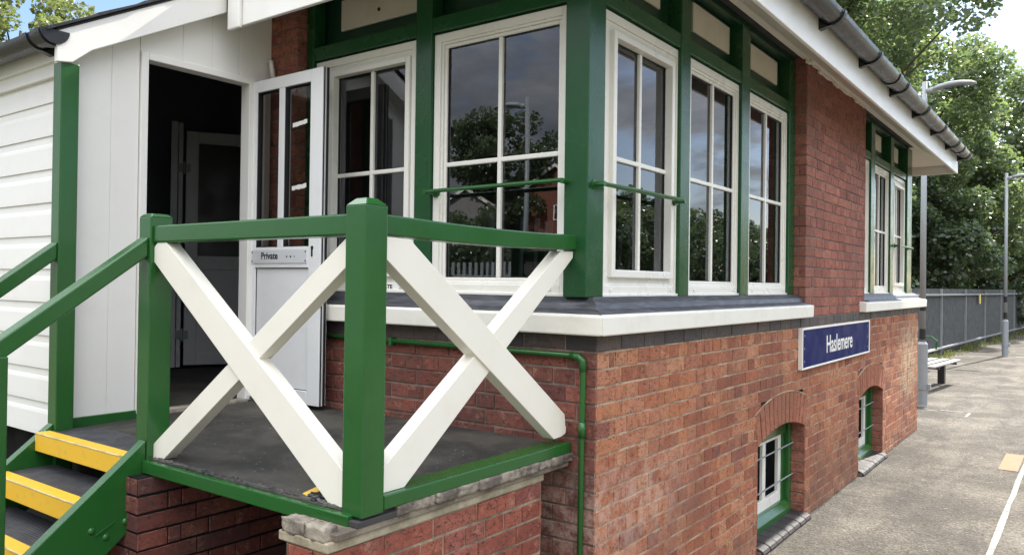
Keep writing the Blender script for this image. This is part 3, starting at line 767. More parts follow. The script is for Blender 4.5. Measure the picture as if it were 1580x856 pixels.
# barge board, porch roof, gutter
mb = MB(); BX = -1.985
pb = [(-1.145, 2.465), (-1.08, 2.475), (-1.0, barge_z(-1.0)), (-.335, barge_z(-.335)), (-.335, barge_z(-.335)+.15), (-1.145, 2.60)]
mb.prism(pb, lambda p, a: (a, p[0], p[1]), BX-.024, BX); mb.build('barge_board', WHITE, po, bevel=.004)
mb = MB(); mb.prism([(-1.115, 2.475), (0., barge_z(0)+.02), (0., barge_z(0)+.03), (-1.115, 2.487)], lambda p, a: (a, p[0], p[1]), PX-.0, BX-.024); mb.build('verge_soffit', WHITE, po)
mb = MB(); rz = lambda y: 2.615+(y+1.145)*.545
for i in range(9):
    y0 = -1.19+i*.21; y1 = y0+.235
    mb.prism([(y0, rz(y0)+.012), (y1, rz(y1)+.004), (y1, rz(y1)-.006), (y0, rz(y0)-.006)], lambda p, a: (a, p[0], p[1]), XL-.1, BX+.014+random.uniform(-.006, .006))
mb.prism([(-1.15, rz(-1.15)-.02), (2.05, rz(2.05)-.02), (2.05, rz(2.05)-.008), (-1.15, rz(-1.15)-.008)], lambda p, a: (a, p[0], p[1]), XL-.1, BX+.004)
mb.build('roof', SLATE, po, bevel=.002)
mb = MB(); mb.box(XL, BX-.025, -1.098, -1.078, 2.500, 2.61); mb.box(XL, BX-.03, -1.078, PY+.001, 2.505, 2.52); mb.box(XL, BX-.09, PY-.03, PY-.001, 2.44, 2.505)
mb.build('fascia', WHITE, po, bevel=.003)
pg, fg = half_gutter('gutter', (XL, -1.155, 2.592), 'x', -XL-1.985, .055, po, -1)
mb = MB(); mb.prism([(math.cos(math.pi+math.pi*i/16)*.059, math.sin(math.pi+math.pi*i/16)*.059+.003) for i in range(17)], fg, -XL-1.985-.006, -XL-1.985+.008); mb.build('stop_end', PLAST, pg)
bracket(fg, -XL-1.985-.055, .048, .056, pg, 'stop_collar', 1, False, PLAST)
bracket(fg, -XL-2.15, .035, .055, pg, 'gutter_bracket', 1, True, BLACKP)
# door leaf swung right open
FD = lambda u, d, z: (u, -.117-d, z)
mb = MB()
a, b, c, e = -2.09, -1.502, .932, 2.606; g = -1.812
hbox(mb, FD, a, a+.062, -.045, 0, c, e); hbox(mb, FD, b-.092, b, -.045, 0, c, e)
hbox(mb, FD, a+.062, b-.092, -.045, 0, e-.062, e); hbox(mb, FD, a+.062, b-.092, -.045, 0, 1.615, 1.722); hbox(mb, FD, a+.062, b-.092, -.045, 0, c, c+.068)
hbox(mb, FD, -1.845, -1.800, -.045, -.001, 1.722, e-.062)
leaf = mb.build('door', DOORW, po, bevel=.003); leaf['label'] = 'white half glazed door leaf swung open against the brick wall'
mb = MB(); hbox(mb, FD, a+.062, b-.092, -.03, -.012, c+.068, 1.615); mb.build('door_panel', DOORW, leaf)
mb = MB(); rect_frame(mb, FD, a+.0622, b-.0922, c+.0682, 1.6148, .0035, -.03, -.009); 
for u0, u1 in ((a+.0622, -1.8452), (-1.7998, b-.0922)): rect_frame(mb, FD, u0, u1, 1.7222, e-.0622, .005, -.034, -.006)
mb.box(b+.0005, b+.004, -.117+.006, -.117+.012, c, e); mb.box(b+.0005, b+.006, -.117+.024, -.117+.036, c, e)
mb.build('gasket', BLACKP, leaf)
for u0, u1 in ((a+.0622, -1.8452), (-1.7998, b-.0922)):
    mb = MB(); mb.quad(FD(u0, -.022, 1.722), FD(u1, -.022, 1.722), FD(u1, -.022, e-.062), FD(u0, -.022, e-.062)); mb.build('pane', GLASS_CLEAR, leaf, recalc=False)
for z0 in (2.345, 2.022):
    mb = MB(); k = 9
    for i in range(k):
        u0 = -1.755+.112*i/k; hbox(mb, FD, u0, u0+.112/k+.0008, -.0205, -.0200, z0+.0012*i-random.uniform(.008, .014), z0+.0012*i+random.uniform(.008, .013))
    mb.build('pale_strip', SIGNW, leaf)  # ragged whitish strip across the right pane
mb = MB(); hbox(mb, FD, -2.058, -1.602, .0003, .004, 1.638, 1.708)
for u in (-2.046, -1.612):
    for zz in (1.65, 1.696): mb.dome(FD(u, .004, zz), (0, -1, 0), .005, .002, mat=1)
plate = mb.build('name_plate', [ALU, INK], leaf, bevel=.0012)
text('Private', .050, INK, 'lettering', plate, (-1.90, -.1216, 1.661), (R(90), 0, 0), sx=1.0, bold=.0009)
mb = MB()
for u, w_ in ((-1.762, .009), (-1.733, .012), (-1.70, .005)): hbox(mb, FD, u, u+w_, .0041, .0044, 1.667, 1.676)
mb.build('plate_mark', INK, plate)
mb = MB(); mb.dome(FD(-1.565, .0, 1.715), (0, -1, 0), .010, .006); hbox(mb, FD, -1.570, -1.560, 0, .003, 1.67, 1.715); mb.build('lock', BLACKP, leaf)
# white cable bend by the door head
mb = MB(); mb.tube([(-2.02, -.02, 2.63), (-2.02, -.035, 2.70), (-2.03, -.03, 2.73), (-2.06, -.02, 2.735)], .012, 8); mb.build('cable_elbow', WHITE, po, smooth=True)

# ------------------------------------------------------------------ landing
la = thing('landing', (-1.1, -.55, 0), 'dark felted timber landing on two brick sleeper walls outside the door', 'landing')
mb = MB(); mb.hexa([(-2.06, -1.110, .838), (-.125, -1.110, .838), (-.125, -.001, .868), (-2.06, -.001, .868), (-2.06, -1.110, .884), (-.125, -1.110, .884), (-.125, -.001, .914), (-2.06, -.001, .914)]); mb.build('deck', DECK, la, bevel=.002)
mb = MB(); k = 90
path = [(-1.24+1.03*i/k, -1.098+random.uniform(-.008, .004), .882+random.uniform(-.001, .003)) for i in range(k+1)]
mb.tube(path, [random.uniform(.004, .0105) for i in range(k+1)], 7); mb.build('felt_edge', FELTE, la)
mb = MB(); mb.box(-2.10, -2.035, -.705, -.14, .900, .922); mb.build('threshold', STONE, la, bevel=.003)
mb = MB(); mb.box(-1.262, -.150, -1.137, -1.1125, .834, .880); mb.build('fascia_board', GREEN, la, bevel=.003)
mb = MB()
ROW = .0675
FP = lambda u, d, z: (-.130+d, u, z)
bricks(mb, FP, -1.225, -.178, .0, .800, h=ROW, L=.218, phase=1, joint=.009, jit=.0028)
bricks(mb, lambda u, d, z: (u, -1.225-d, z), -.30, -.130, .0, .800, h=ROW, L=.218, phase=0, joint=.009, jit=.0028)
mb.quad((-.136, -.178, 0), (-.30, -.178, 0), (-.30, -.178, .8), (-.136, -.178, .8), 1)
mb.quad((-.30, -1.23, 0), (-.30, -.178, 0), (-.30, -.178, .8), (-.30, -1.23, .8), 1)
mb.build('sleeper_wall', [BRICK2, PLMORT], la, recalc=False, attr=True)
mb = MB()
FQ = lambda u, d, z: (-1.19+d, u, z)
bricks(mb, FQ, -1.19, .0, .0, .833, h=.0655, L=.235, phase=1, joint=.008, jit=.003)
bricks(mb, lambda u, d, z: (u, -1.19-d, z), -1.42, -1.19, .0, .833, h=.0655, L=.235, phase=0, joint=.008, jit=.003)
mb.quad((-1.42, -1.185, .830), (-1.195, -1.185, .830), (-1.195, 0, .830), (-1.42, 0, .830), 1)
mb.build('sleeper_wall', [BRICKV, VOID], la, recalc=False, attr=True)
mb = MB(); mb.box(-.34, -.126, -1.229, -.17, .8005, .829); mb.build('mortar_bed', BEDM, la, bevel=.004)
mb = MB(); mb.box(-2.05, -1.43, -1.0, -.98, 0, .868); mb.build('landing_shade_sheet', VOID, la)  # dark sheet added where only shade lies behind the steps
# rough coping blocks under the bottom rail
def rough_block(mb, x0, x1, y0, y1, z0, z1, nx=4, ny=4, nz=3, amp=.005):
    bm = bmesh.new(); bmesh.ops.create_cube(bm, size=1)
    bmesh.ops.subdivide_edges(bm, edges=bm.edges[:], cuts=4, use_grid_fill=True)
    n = len(mb.v)
    for v in bm.verts:
        q = v.co; rr = max(0, max(abs(q.x), abs(q.y), abs(q.z)))
        f = sum(1 for t in (q.x, q.y, q.z) if abs(t) > .45)
        s_ = 1-.012*(f-1)
        mb.v.append(((x0+x1)/2+q.x*(x1-x0)*s_+random.uniform(-amp, amp), (y0+y1)/2+q.y*(y1-y0)*s_+random.uniform(-amp, amp), (z0+z1)/2+q.z*(z1-z0)*s_+random.uniform(-amp, amp)*.6)); mb.r.append(.5)
    bm.verts.index_update()
    for f in bm.faces: mb.face(tuple(n+v.index for v in f.verts))
    bm.free()
edges_ = [-.972, -.905, -.80, -.70, -.585, -.47, -.35, -.226, -.137, -.06, .028]
for y, y2 in zip(edges_, edges_[1:]):
    mb = MB(); rough_block(mb, -.28, -.104+random.uniform(-.007, .007), y, y2-.005, .850, .883, amp=.0035)
    mb.build('coping_block', STONE, la, smooth=True)
for (x0, x1) in ((-.327, -.232), (-.226, -.141)):
    mb = MB(); rough_block(mb, x0, x1, -1.228, -1.178, .826, .868, amp=.0035); mb.build('coping_block', STONE, la, smooth=True)
mb = MB(); mb.box(-.325, -.116, -1.205, -.01, .8295, .8495); mb.build('bearer', WOODG, la, bevel=.003)
mb = MB(); mb.box(-.30, -.112, -1.132, -.975, .850, .8675); mb.build('packing', INTERIOR, la, bevel=.002)

# ------------------------------------------------------------------ railing round the landing
ra = thing('railing', (-.15, -1.07, .9), 'green railing round the landing with crossed white braces', 'railing')
def post(x0, x1, y0, y1, z0, z1, ch, par, name='post', bev=.004):
    mb = MB(); mb.box(x0, x1, y0, y1, z0, z1)
    # chamfered cap
    n = mb.pts([(x0, y0, z1), (x1, y0, z1), (x1, y1, z1), (x0, y1, z1), (x0+ch, y0+ch, z1+ch), (x1-ch, y0+ch, z1+ch), (x1-ch, y1-ch, z1+ch), (x0+ch, y1-ch, z1+ch)])
    for q in ((4, 5, 6, 7), (0, 1, 5, 4), (1, 2, 6, 5), (2, 3, 7, 6), (3, 0, 4, 7)): mb.face(tuple(n+i for i in q))
    return mb.build(name, GREEN, par, bevel=bev)
post(-.195, -.110, -1.120, -1.032, .875, 1.772, .021, ra)
post(-1.345, -1.262, -1.118, -1.030, .60, 1.782, .012, ra)
mb = MB(); mb.box(-1.2625, -.1945, -1.108, -1.040, 1.684, 1.748); mb.build('top_rail', GREEN, ra, bevel=.006)
mb = MB(); n = 8
for i in range(n):
    def zz(y): return -.010*math.sin(math.pi*(y+1.03)/1.09)*.8
    y0 = -1.032+1.085*i/n; y1 = -1.032+1.085*(i+1)/n
    p8 = []
    for z_ in (1.688, 1.749):
        for (x, y) in ((-.183, y0), (-.118, y0), (-.118, y1), (-.183, y1)): p8.append((x, y, z_+zz(y)))
    s0 = mb.pts(p8) 
    for q in ((0, 3, 2, 1), (4, 5, 6, 7), (1, 2, 6, 5), (3, 0, 4, 7)): mb.face(tuple(s0+k_ for k_ in q))
    if i == 0: mb.face((s0, s0+1, s0+5, s0+4))
    if i == n-1: mb.face((s0+2, s0+3, s0+7, s0+6))
o = mb.build('top_rail', GREEN, ra); wm = o.modifiers.new('weld', 'WELD'); wm.merge_threshold = .0004
bv = o.modifiers.new('edge', 'BEVEL'); bv.width = .006; bv.segments = 2; bv.limit_method = 'ANGLE'; bv.angle_limit = R(35)
mb = MB(); mb.box(-.195, -.108, -1.031, -.004, .882, .924); mb.build('bottom_rail', GREEN, ra, bevel=.004)
brA = [(-1.2615, 1.612), (-1.2615, 1.668), (-1.243, 1.683), (-1.180, 1.683), (-.1955, .985), (-.1955, .882), (-.262, .882)]
brB = [(-.196, 1.683), (-.205, 1.606), (-1.190, .9105), (-1.240, .9105), (-1.261, .920), (-1.261, .948), (-.250, 1.683)]
brB = [(-.1955, 1.683), (-.1955, 1.609), (-1.198, .882), (-1.262, .882), (-1.262, .935), (-.214, 1.683)]
mb = MB(); mb.prism(brA, lambda p, a: (p[0], a, p[1]), -1.103, -1.052); mb.build('brace', CREAM, ra, bevel=.0018)
mb = MB(); mb.prism(brB, lambda p, a: (p[0], a, p[1]), -1.094, -1.043); mb.build('brace', CREAM, ra, bevel=.0018)
brC = [(-1.0315, 1.622), (-1.0315, 1.683), (-.926, 1.681), (-.035, 1.036), (-.029, .990), (-.023, .985), (-.026, .960), (-.060, .951), (-.110, .949)]
brD = [(-1.0315, .9245), (-1.0315, .988), (-.065, 1.680), (.028, 1.683), (.024, 1.655), (-.926, .9245)]
mb = MB(); mb.prism(brC, lambda p, a: (a, p[0], p[1]), -.176, -.122); mb.build('brace', CREAM, ra, bevel=.0018)
mb = MB(); mb.prism(brD, lambda p, a: (a, p[0], p[1]), -.184, -.131); mb.build('brace', CREAM, ra, bevel=.0018)

# ------------------------------------------------------------------ stair
st = thing('staircase', (-1.66, -1.7, 0), 'green timber steps with dark ribbed treads and yellow nosings', 'staircase')
sl = .815
def stringer(x0, x1, ytop, ztop, dep):
    zt = lambda y: ztop+sl*(y-ytop)
    yl = ytop-ztop/sl
    mb = MB(); mb.prism([(ytop, ztop), (ytop, ztop-dep), (ytop-(ztop-dep)/sl, 0.0), (yl, 0.0)], lambda p, a: (a, p[0], p[1]), x0, x1)
    return mb.build('stringer', GREEN, st, bevel=.003)
s1 = stringer(-1.312, -1.268, -1.120, .950, .272)
stringer(-2.066, -2.022, -1.118, .925, .27)
for (yy, zz) in ((-1.313, .661), (-1.192, .668), (-1.262, .628)):
    mb = MB(); mb.dome((-1.268, yy, zz), (1, 0, 0), .013, .008, 12); mb.build('bolt', GREEN, s1, smooth=True)
mb = MB(); mb.hexa([(-1.2682, -1.300, .640), (-1.264, -1.300, .640), (-1.264, -1.235, .672), (-1.2682, -1.235, .672), (-1.2682, -1.300, .6435), (-1.264, -1.300, .6435), (-1.264, -1.235, .6755), (-1.2682, -1.235, .6755)])
mb.build('filler_strip', GREEN, s1)
for i in range(6):
    yf, zt = -1.185-.158*i, .898-.143*i
    mb = MB(); mb.box(-2.021, -1.313, yf+.004, yf+.235, zt-.05, zt-.004); t = mb.build('tread', TREAD, st)
    mb = MB(); mb.box(-2.0205, -1.3135, yf, yf+.055, zt-.008, zt); mb.box(-2.0205, -1.3135, yf-.004, yf+.003, zt-.076, zt-.003); mb.build('nosing', YELLOW, t, bevel=.002)
    mb = MB(); mb.tube([(-2.02, yf-.002, zt-.003), (-1.314, yf-.002, zt-.002)], .0036, 8); mb.build('nosing_edge', EDGEM, t)
def handrail(x0, x1, y0, z0, s_, y1):
    mb = MB(); dz = .073
    mb.prism([(y0, z0), (y0, z0-dz), (y1, z0-dz+s_*(y1-y0)), (y1, z0+s_*(y1-y0))], lambda p, a: (a, p[0], p[1]), x0, x1); return mb.build('handrail', GREEN, st, bevel=.006)
handrail(-1.335, -1.274, -1.119, 1.706, .73, -2.45)
handrail(-2.068, -2.006, -1.119, 1.702, .78, -2.45)
def newel(x0, x1, y0, y1, z1): 
    mb = MB(); mb.box(x0, x1, y0, y1, .02, z1); mb.build('newel_post', GREEN, st, bevel=.004)
newel(-1.344, -1.262, -1.672, -1.588, 1.292); newel(-1.344, -1.262, -2.40, -2.316, .77)
newel(-2.08, -1.998, -2.40, -2.316, .71)

# litter by the post
li = thing('litter', (-.24, -1.03, .887), 'crumpled black wrapper with a yellow corner on the deck by the post', 'litter')
mb = MB(); bm = bmesh.new(); bmesh.ops.create_icosphere(bm, subdivisions=3, radius=1)
for v in bm.verts:
    f = 1+random.uniform(-.28, .22)
    mb.v.append((-.325+v.co.x*.050*f, -1.075+v.co.y*.036*f, .892+max(-.006, v.co.z*.020*f))); mb.r.append(.5)
bm.verts.index_update()
for f in bm.faces: mb.face(tuple(v.index for v in f.verts))
bm.free(); mb.build('wrapper', BAGM, li)
mb = MB(); mb.hexa([(-.412, -1.085, .890), (-.372, -1.095, .889), (-.345, -1.062, .902), (-.392, -1.048, .906), (-.412, -1.085, .892), (-.372, -1.095, .891), (-.345, -1.062, .904), (-.392, -1.048, .908)]); mb.build('packet', LITTERY, li)

# ------------------------------------------------------------------ lamp posts
lamp = thing('lamp_post', (-.270, 9.0, 0), 'pale grey lamp post with black bands rising just behind the far building corner', 'lamp post', 'grey platform lamp posts')
mb = MB(); mb.tube([(-.270, 9.0, .84), (-.270, 9.0, 4.30)], [.039, .033], 16); mb.build('pole', PALEG, lamp, smooth=True)
mb = MB(); mb.tube([(-.270, 9.0, 0), (-.270, 9.0, .02), (-.270, 9.0, .82), (-.270, 9.0, .85)], [.072, .067, .067, .042], 20); mb.build('sleeve', GALV, lamp)
mb = MB(); mb.tube([(-.270, 9.0, .22), (-.270, 9.0, .29)], [.074, .074], 20); mb.box(-.20, -.165, 8.96, 9.03, .22, .30); mb.build('clamp', GALV, lamp)
for z0, z1 in ((.88, 1.02), (1.26, 1.40)):
    mb = MB(); mb.tube([(-.270, 9.0, z0), (-.270, 9.0, z1)], .0405, 16); mb.build('black_band', BLACKP, lamp)
mb = MB(); mb.tube([(-.25, 9.0, 4.17), (-.12, 9.0, 4.185)], [.04, .036], 12)
pth = [(-.17, 4.185, .045, .035), (-.10, 4.20, .07, .045), (.02, 4.215, .095, .050), (.15, 4.220, .095, .042), (.27, 4.212, .07, .030), (.325, 4.205, .03, .016)]
ids = []
for x, z_, hw_, hh in pth:
    ids.append(mb.pts([(x, 9.0+hw_*math.cos(t), z_+(hh if math.sin(t) > 0 else hh*.75)*math.sin(t)) for t in (2*math.pi*j/16 for j in range(16))]))
for i in range(len(ids)-1):
    for j in range(16): mb.face((ids[i]+j, ids[i]+(j+1) % 16, ids[i+1]+(j+1) % 16, ids[i+1]+j))
mb.face(tuple(ids[-1]+j for j in range(16))); mb.face(tuple(ids[0]+j for j in range(16))[::-1])
mb.build('lamp_head', PALEG, lamp, smooth=True)
mb = MB(); mb.box(-.04, .20, 8.935, 9.065, 4.172, 4.182); mb.build('lens', GLASS_CLEAR, lamp)
l2 = copy_tree(lamp); l2.location = Vector((-.115, 19.16, 0))*S; l2['label'] = 'grey lamp post with black bands standing alone on the platform by the fence'
l3 = copy_tree(lamp); l3.location = Vector((-5.2, -6.6, 0))*S; l3.rotation_euler = (0, 0, math.pi); l3['label'] = 'lamp post behind the viewer, seen only mirrored in the end window'

# ------------------------------------------------------------------ benches
def bench(loc, rz, label, arms):
    b = thing('bench', loc, label, 'bench', 'platform benches', rz)
    off = Vector(loc)
    def bb(fnc, name, mat, bev=.003):
        mb = MB(); fnc(mb); mb.v = [(x+off.x, y+off.y, z+off.z) for x, y, z in mb.v]; return mb.build(name, mat, b, bevel=bev)
    for i in range(3): bb(lambda m: m.box(-.24+.175*i, -.24+.175*i+.115, -.85, .85, .400, .425), 'slat', BENCHW)
    for yy in (-.55, .55):
        bb(lambda m: (m.box(-.05, .05, yy-.05, yy+.05, 0.012, .36), m.box(-.22, .22, yy-.03, yy+.03, .36, .394)), 'pedestal', BLACKP)
        bb(lambda m: m.box(-.13, .13, yy-.10, yy+.10, 0, .012), 'foot_plate', GALV)
    if arms:
        for yy in (-.8, .8):
            bb(lambda m: m.tube([(-.2, yy, .40), (-.22, yy, .60), (-.12, yy, .66), (.12, yy, .66), (.22, yy, .58), (.2, yy, .40)], .018, 8), 'armrest', GREEN, 0)
        for i in range(2): bb(lambda m: m.box(-.275, -.25, -.8, .8, .52+.14*i, .60+.14*i), 'back_slat', BENCHW)
    return b
bench((-.50, 11.45, -.035), R(-5), 'backless bench with pale slats and a black pedestal beside the near lamp post', False)
bench((-1.12, 13.6, -.03), R(-3), 'bench with green curved arms further back against the grey fence', True)

# ------------------------------------------------------------------ fence along the back of the platform
fe = thing('fence', (-1.5, 18, 0), 'tall grey boarded fence along the back of the platform', 'fence')
fa, fb = Vector((-1.72, 11.0, 0)), Vector((1.0, 62.0, 0)); fd = (fb-fa); fl = fd.length; fd.normalize(); fnn = Vector((fd.y, -fd.x, 0))
def FF(u, d, z): p = fa+fd*u+fnn*d; return (p.x, p.y, z)
mb = MB(); u = 0
while u < fl:
    w = .105
    mb.quad(FF(u, 0, .06), FF(u+w*.8, .014, .06), FF(u+w*.8, .014, 1.56), FF(u, 0, 1.56), 0); mb.quad(FF(u+w*.8, .014, .06), FF(u+w, 0, .06), FF(u+w, 0, 1.56), FF(u+w*.8, .014, 1.56), 0); u += w
mb.build('sheet', FENCEM, fe, recalc=False)
for zz in (.16, 1.40):
    mb = MB(); hbox(mb, FF, 0, fl, .02, .075, zz, zz+.040); mb.build('rail', FENCEP, fe)
for i in range(17):
    u = 1.2+i*2.95; mb = MB(); hbox(mb, FF, u, u+.045, .012, .055, 0, 1.555); mb.build('post', FENCEP, fe)
ys_ = thing('warning_sign', FF(11.9, .08, 1.28), 'small yellow sign fixed to the grey fence', 'sign')
mb = MB(); hbox(mb, FF, 11.83, 12.0, .077, .083, 1.16, 1.42); mb.build('panel', YSIGN, ys_)
# weeds at the foot of the fence
nb = 2600; mb = MB()
for i in range(nb):
    u = random.uniform(1, 30); cl = .5+.5*math.sin(u*2.1)*math.sin(u*.77+1); 
    if random.random() > .25+.75*cl: continue
    d = abs(random.gauss(0, .16))+.06; h = random.uniform(.04, .22)*(.4+.8*cl); a = random.uniform(0, 6.28); l_ = random.uniform(-.08, .08)
    p = FF(u, d, 0); wd = .012
    n = mb.pts([(p[0]-wd*math.cos(a), p[1]-wd*math.sin(a), 0), (p[0]+wd*math.cos(a), p[1]+wd*math.sin(a), 0), (p[0]+l_, p[1]+l_*.5, h)], random.random()); mb.face((n, n+1, n+2))
tag(mb.build('weeds', GRASS, recalc=False, attr=True), 'rough weeds and grass along the foot of the grey fence', 'weeds', kind='stuff')

# ------------------------------------------------------------------ trees
def leaves_mesh(name, centres, radii, n, size, mat, parent, flat=.5, jit=.35, rn=None):
    rng = rn or RNG
    centres = np.asarray(centres, float); radii = np.asarray(radii, float)
    w = radii**2; idx = rng.choice(len(centres), n, p=w/w.sum())
    v = rng.normal(size=(n, 3)); v /= np.linalg.norm(v, axis=1)[:, None]
    rr = radii[idx]*(.35+.65*rng.random(n)**.5)
    P = centres[idx]+v*rr[:, None]*np.array([1, 1, .8])
    ax = rng.normal(size=(n, 3)); ax[:, 2] *= .6; ax /= np.linalg.norm(ax, axis=1)[:, None]
    nr = v*.7+rng.normal(size=(n, 3))*.7+np.array([0, 0, flat]); nr -= ax*(nr*ax).sum(1)[:, None]; nr /= np.linalg.norm(nr, axis=1)[:, None]
    bx = np.cross(nr, ax)
    sz = size*(1+jit*rng.normal(size=n)).clip(.45, 1.8)
    a = ax*sz[:, None]*.5; b = bx*sz[:, None]*.40; f = nr*sz[:, None]*.10
    V = np.stack([P-a, P-a*.1+b+f, P+a, P-a*.1-b+f], 1).reshape(-1, 3)
    top = parent
    V = V*S
    me = bpy.data.meshes.new(name); me.vertices.add(4*n); me.vertices.foreach_set('co', V.ravel())
    q = np.arange(n)*4
    tri = np.stack([q, q+1, q+2, q, q+2, q+3], 1).reshape(-1)
    me.loops.add(6*n); me.loops.foreach_set('vertex_index', tri.astype(np.int32))
    me.polygons.add(2*n); me.polygons.foreach_set('loop_start', np.arange(0, 6*n, 3, dtype=np.int32)); me.polygons.foreach_set('loop_total', np.full(2*n, 3, np.int32))
    at = me.attributes.new('rnd', 'FLOAT', 'POINT'); at.data.foreach_set('value', np.repeat(rng.random(n), 4).astype(np.float32))
    me.materials.append(mat); me.update(); me.validate()
    o = bpy.data.objects.new(name, me); COL.objects.link(o); o.parent = parent; return o
def tree(loc, h, cr, label, mat, n, size, seed, lobes=None, base=.28, trunk_r=.2, group=None, ncl=120, clr=(.45, .95), name='tree', squash=1.):
    rng = np.random.default_rng(seed)
    t = thing(name, loc, label, 'tree', group)
    off = Vector(loc)
    cz = h*(base+1)/2; ch = h*(1-base)/2*squash
    cents = []; rad = []
    while len(cents) < ncl:
        v = rng.normal(size=3); v /= np.linalg.norm(v); k = .45+.55*rng.random()**.6
        c = np.array([v[0]*cr*k, v[1]*cr*k, cz+v[2]*ch*k])
        if c[2] < h*.08: continue
        # uneven outline
        lump = 1+.22*math.sin(3*math.atan2(v[1], v[0])+seed)+.18*math.sin(5*v[2]+2*seed)
        c[:2] *= lump
        cents.append(c); rad.append(rng.uniform(*clr))
    mb = MB(); tp = []
    for i in range(7):
        f = i/6; tp.append((off.x+.25*math.sin(f*3+seed), off.y+.2*math.sin(f*2.3+seed*2), h*.85*f))
    mb.tube(tp, [trunk_r*(1-.85*i/6)+.02 for i in range(7)], 10); mb.build('trunk', BARK, t, smooth=True)
    mb = MB()
    for c in cents[::2]:
        f = min(.8, max(.15, (c[2]/h-.18))); j = f/.85*6; a = tp[int(min(5, j))]
        mid = (a[0]*.5+(off.x+c[0])*.5+rng.normal()*.2, a[1]*.5+(off.y+c[1])*.5+rng.normal()*.2, a[2]*.45+c[2]*.55)
        mb.tube([a, mid, (off.x+c[0], off.y+c[1], c[2])], [trunk_r*.28, trunk_r*.16, trunk_r*.05], 5, caps=False)
    mb.build('limbs', BARK, t)
    leaves_mesh('crown', cents, rad, n, size, mat, t, rn=rng)
    return t
GT = 'trees behind the platform fence'
tree((-5.6, 20.5, 0), 14.0, 4.6, 'tallest leafy tree, its crown rising above the gutter and out of the picture', LEAF, 95000, .122, 3, group=GT, base=.16, trunk_r=.28, ncl=220, clr=(.5, 1.0))
tree((-3.4, 27.5, 0), 10.4, 3.6, 'spreading tree with open bright outer twigs under the sky, right of the tallest crown', LEAF, 62000, .132, 5, group=GT, base=.12, trunk_r=.2, ncl=130, clr=(.4, .85))
tree((-3.0, 36, 0), 11.2, 4.3, 'rounded tree behind the far end of the grey fence, at the right edge', LEAF, 52000, .155, 8, group=GT, base=.1, trunk_r=.2, ncl=130, clr=(.5, 1.))
tree((-8.0, 31, 0), 14, 5.2, 'deep green tree standing behind the spreading bright one', LEAFD, 34000, .22, 9, group=GT, base=.1, trunk_r=.25, ncl=120, clr=(.6, 1.2))
tree((-4.5, 17.5, 0), 5.2, 2.2, 'low dense shrubby tree directly over the fence beside the near lamp post', LEAFD, 34000, .115, 12, group=GT, base=.02, trunk_r=.12, ncl=90, clr=(.4, .7))
tree((-3.2, 23.5, 0), 5.0, 2.3, 'low dark shrubby tree over the middle of the grey fence', LEAFD, 32000, .12, 14, group=GT, base=.02, trunk_r=.12, ncl=90, clr=(.4, .7))
tree((-2.6, 31.5, 0), 4.8, 2.3, 'low dark shrubby tree over the fence behind the lone lamp post', LEAFD, 18000, .16, 15, group=GT, base=.02, trunk_r=.12, ncl=70, clr=(.4, .7))
tree((-1.6, 45, 0), 9, 4.2, 'farthest tree beyond the end of the fence', LEAFD, 20000, .24, 17, group=GT, base=.08, trunk_r=.2, ncl=90, clr=(.6, 1.1))
tree((-24.5, 7.6, 0), 10.6, 2.9, 'pale loose birch showing over the porch gutter', LEAFB, 34000, .14, 21, base=.3, trunk_r=.14, ncl=90, clr=(.4, .9), name='birch_tree')
# behind the viewer: what the windows mirror
GM = 'trees mirrored in the windows'
hm = MB()
def hz(y): 
    t_ = min(1, max(0, (-y-18)/40)); return 5.2*t_*t_*(3-2*t_)
yy = [-18, -24, -30, -36, -42, -48, -54, -60, -80, -140]
ii = [hm.pts([(x, y_, hz(y_)-.03) for x in (-140, -70, -30, 0, 30, 80)]) for y_ in yy]
for a_, b_ in zip(ii, ii[1:]):
    for j in range(5): hm.face((a_+j, a_+j+1, b_+j+1, b_+j))
tag(hm.build('hill', EARTH, smooth=True), kind='structure')
tree((-35.5, -47, 3.4), 11.5, 4.6, 'broad tree on the hill mirrored at the left of the end window', LEAFD, 16000, .30, 31, group=GM, base=.15, ncl=80, clr=(.7, 1.4))
tree((-24.5, -45, 3.4), 10.5, 3.6, 'tree on the hill mirrored at the right of the end window', LEAFD, 13000, .30, 33, group=GM, base=.1, ncl=70, clr=(.7, 1.3))
tree((-22.0, -26, .4), 3.6, 2.2, 'bush on the slope mirrored low in the end window', LEAFD, 8000, .2, 35, group=GM, base=.02, ncl=40, clr=(.4, .8))
tree((-30.0, -34, 1.6), 4.6, 3.2, 'bush below the pale house mirrored in the end window', LEAFD, 9000, .22, 36, group=GM, base=.02, ncl=50, clr=(.5, .9))
proto = None
for i, (x, y, k, lab) in enumerate(((22, 34, 1.0, 'first tree across the tracks mirrored in the near platform window'), (25, 47, 1.1, 'second tree across the tracks mirrored in the platform windows'), (27, 60, 1.0, 'third tree across the tracks mirrored in the middle platform window'), (30, 76, 1.2, 'fourth tree across the tracks mirrored in the platform windows'), (33, 96, 1.3, 'fifth and farthest tree across the tracks'), (21, 22, .85, 'nearest tree across the tracks beside the platform'))):
    if proto is None:
        proto = tree((x, y, 0), 7.4, 4.2, lab, LEAFD, 16000, .24, 41, group='trees across the tracks', base=.02, ncl=80, clr=(.6, 1.2)); t = proto
    else:
        t = copy_tree(proto); t['label'] = lab
    t.location = Vector((x, y, 0))*S; t.rotation_euler = (0, 0, i*1.3); t.scale = (k, k, k)
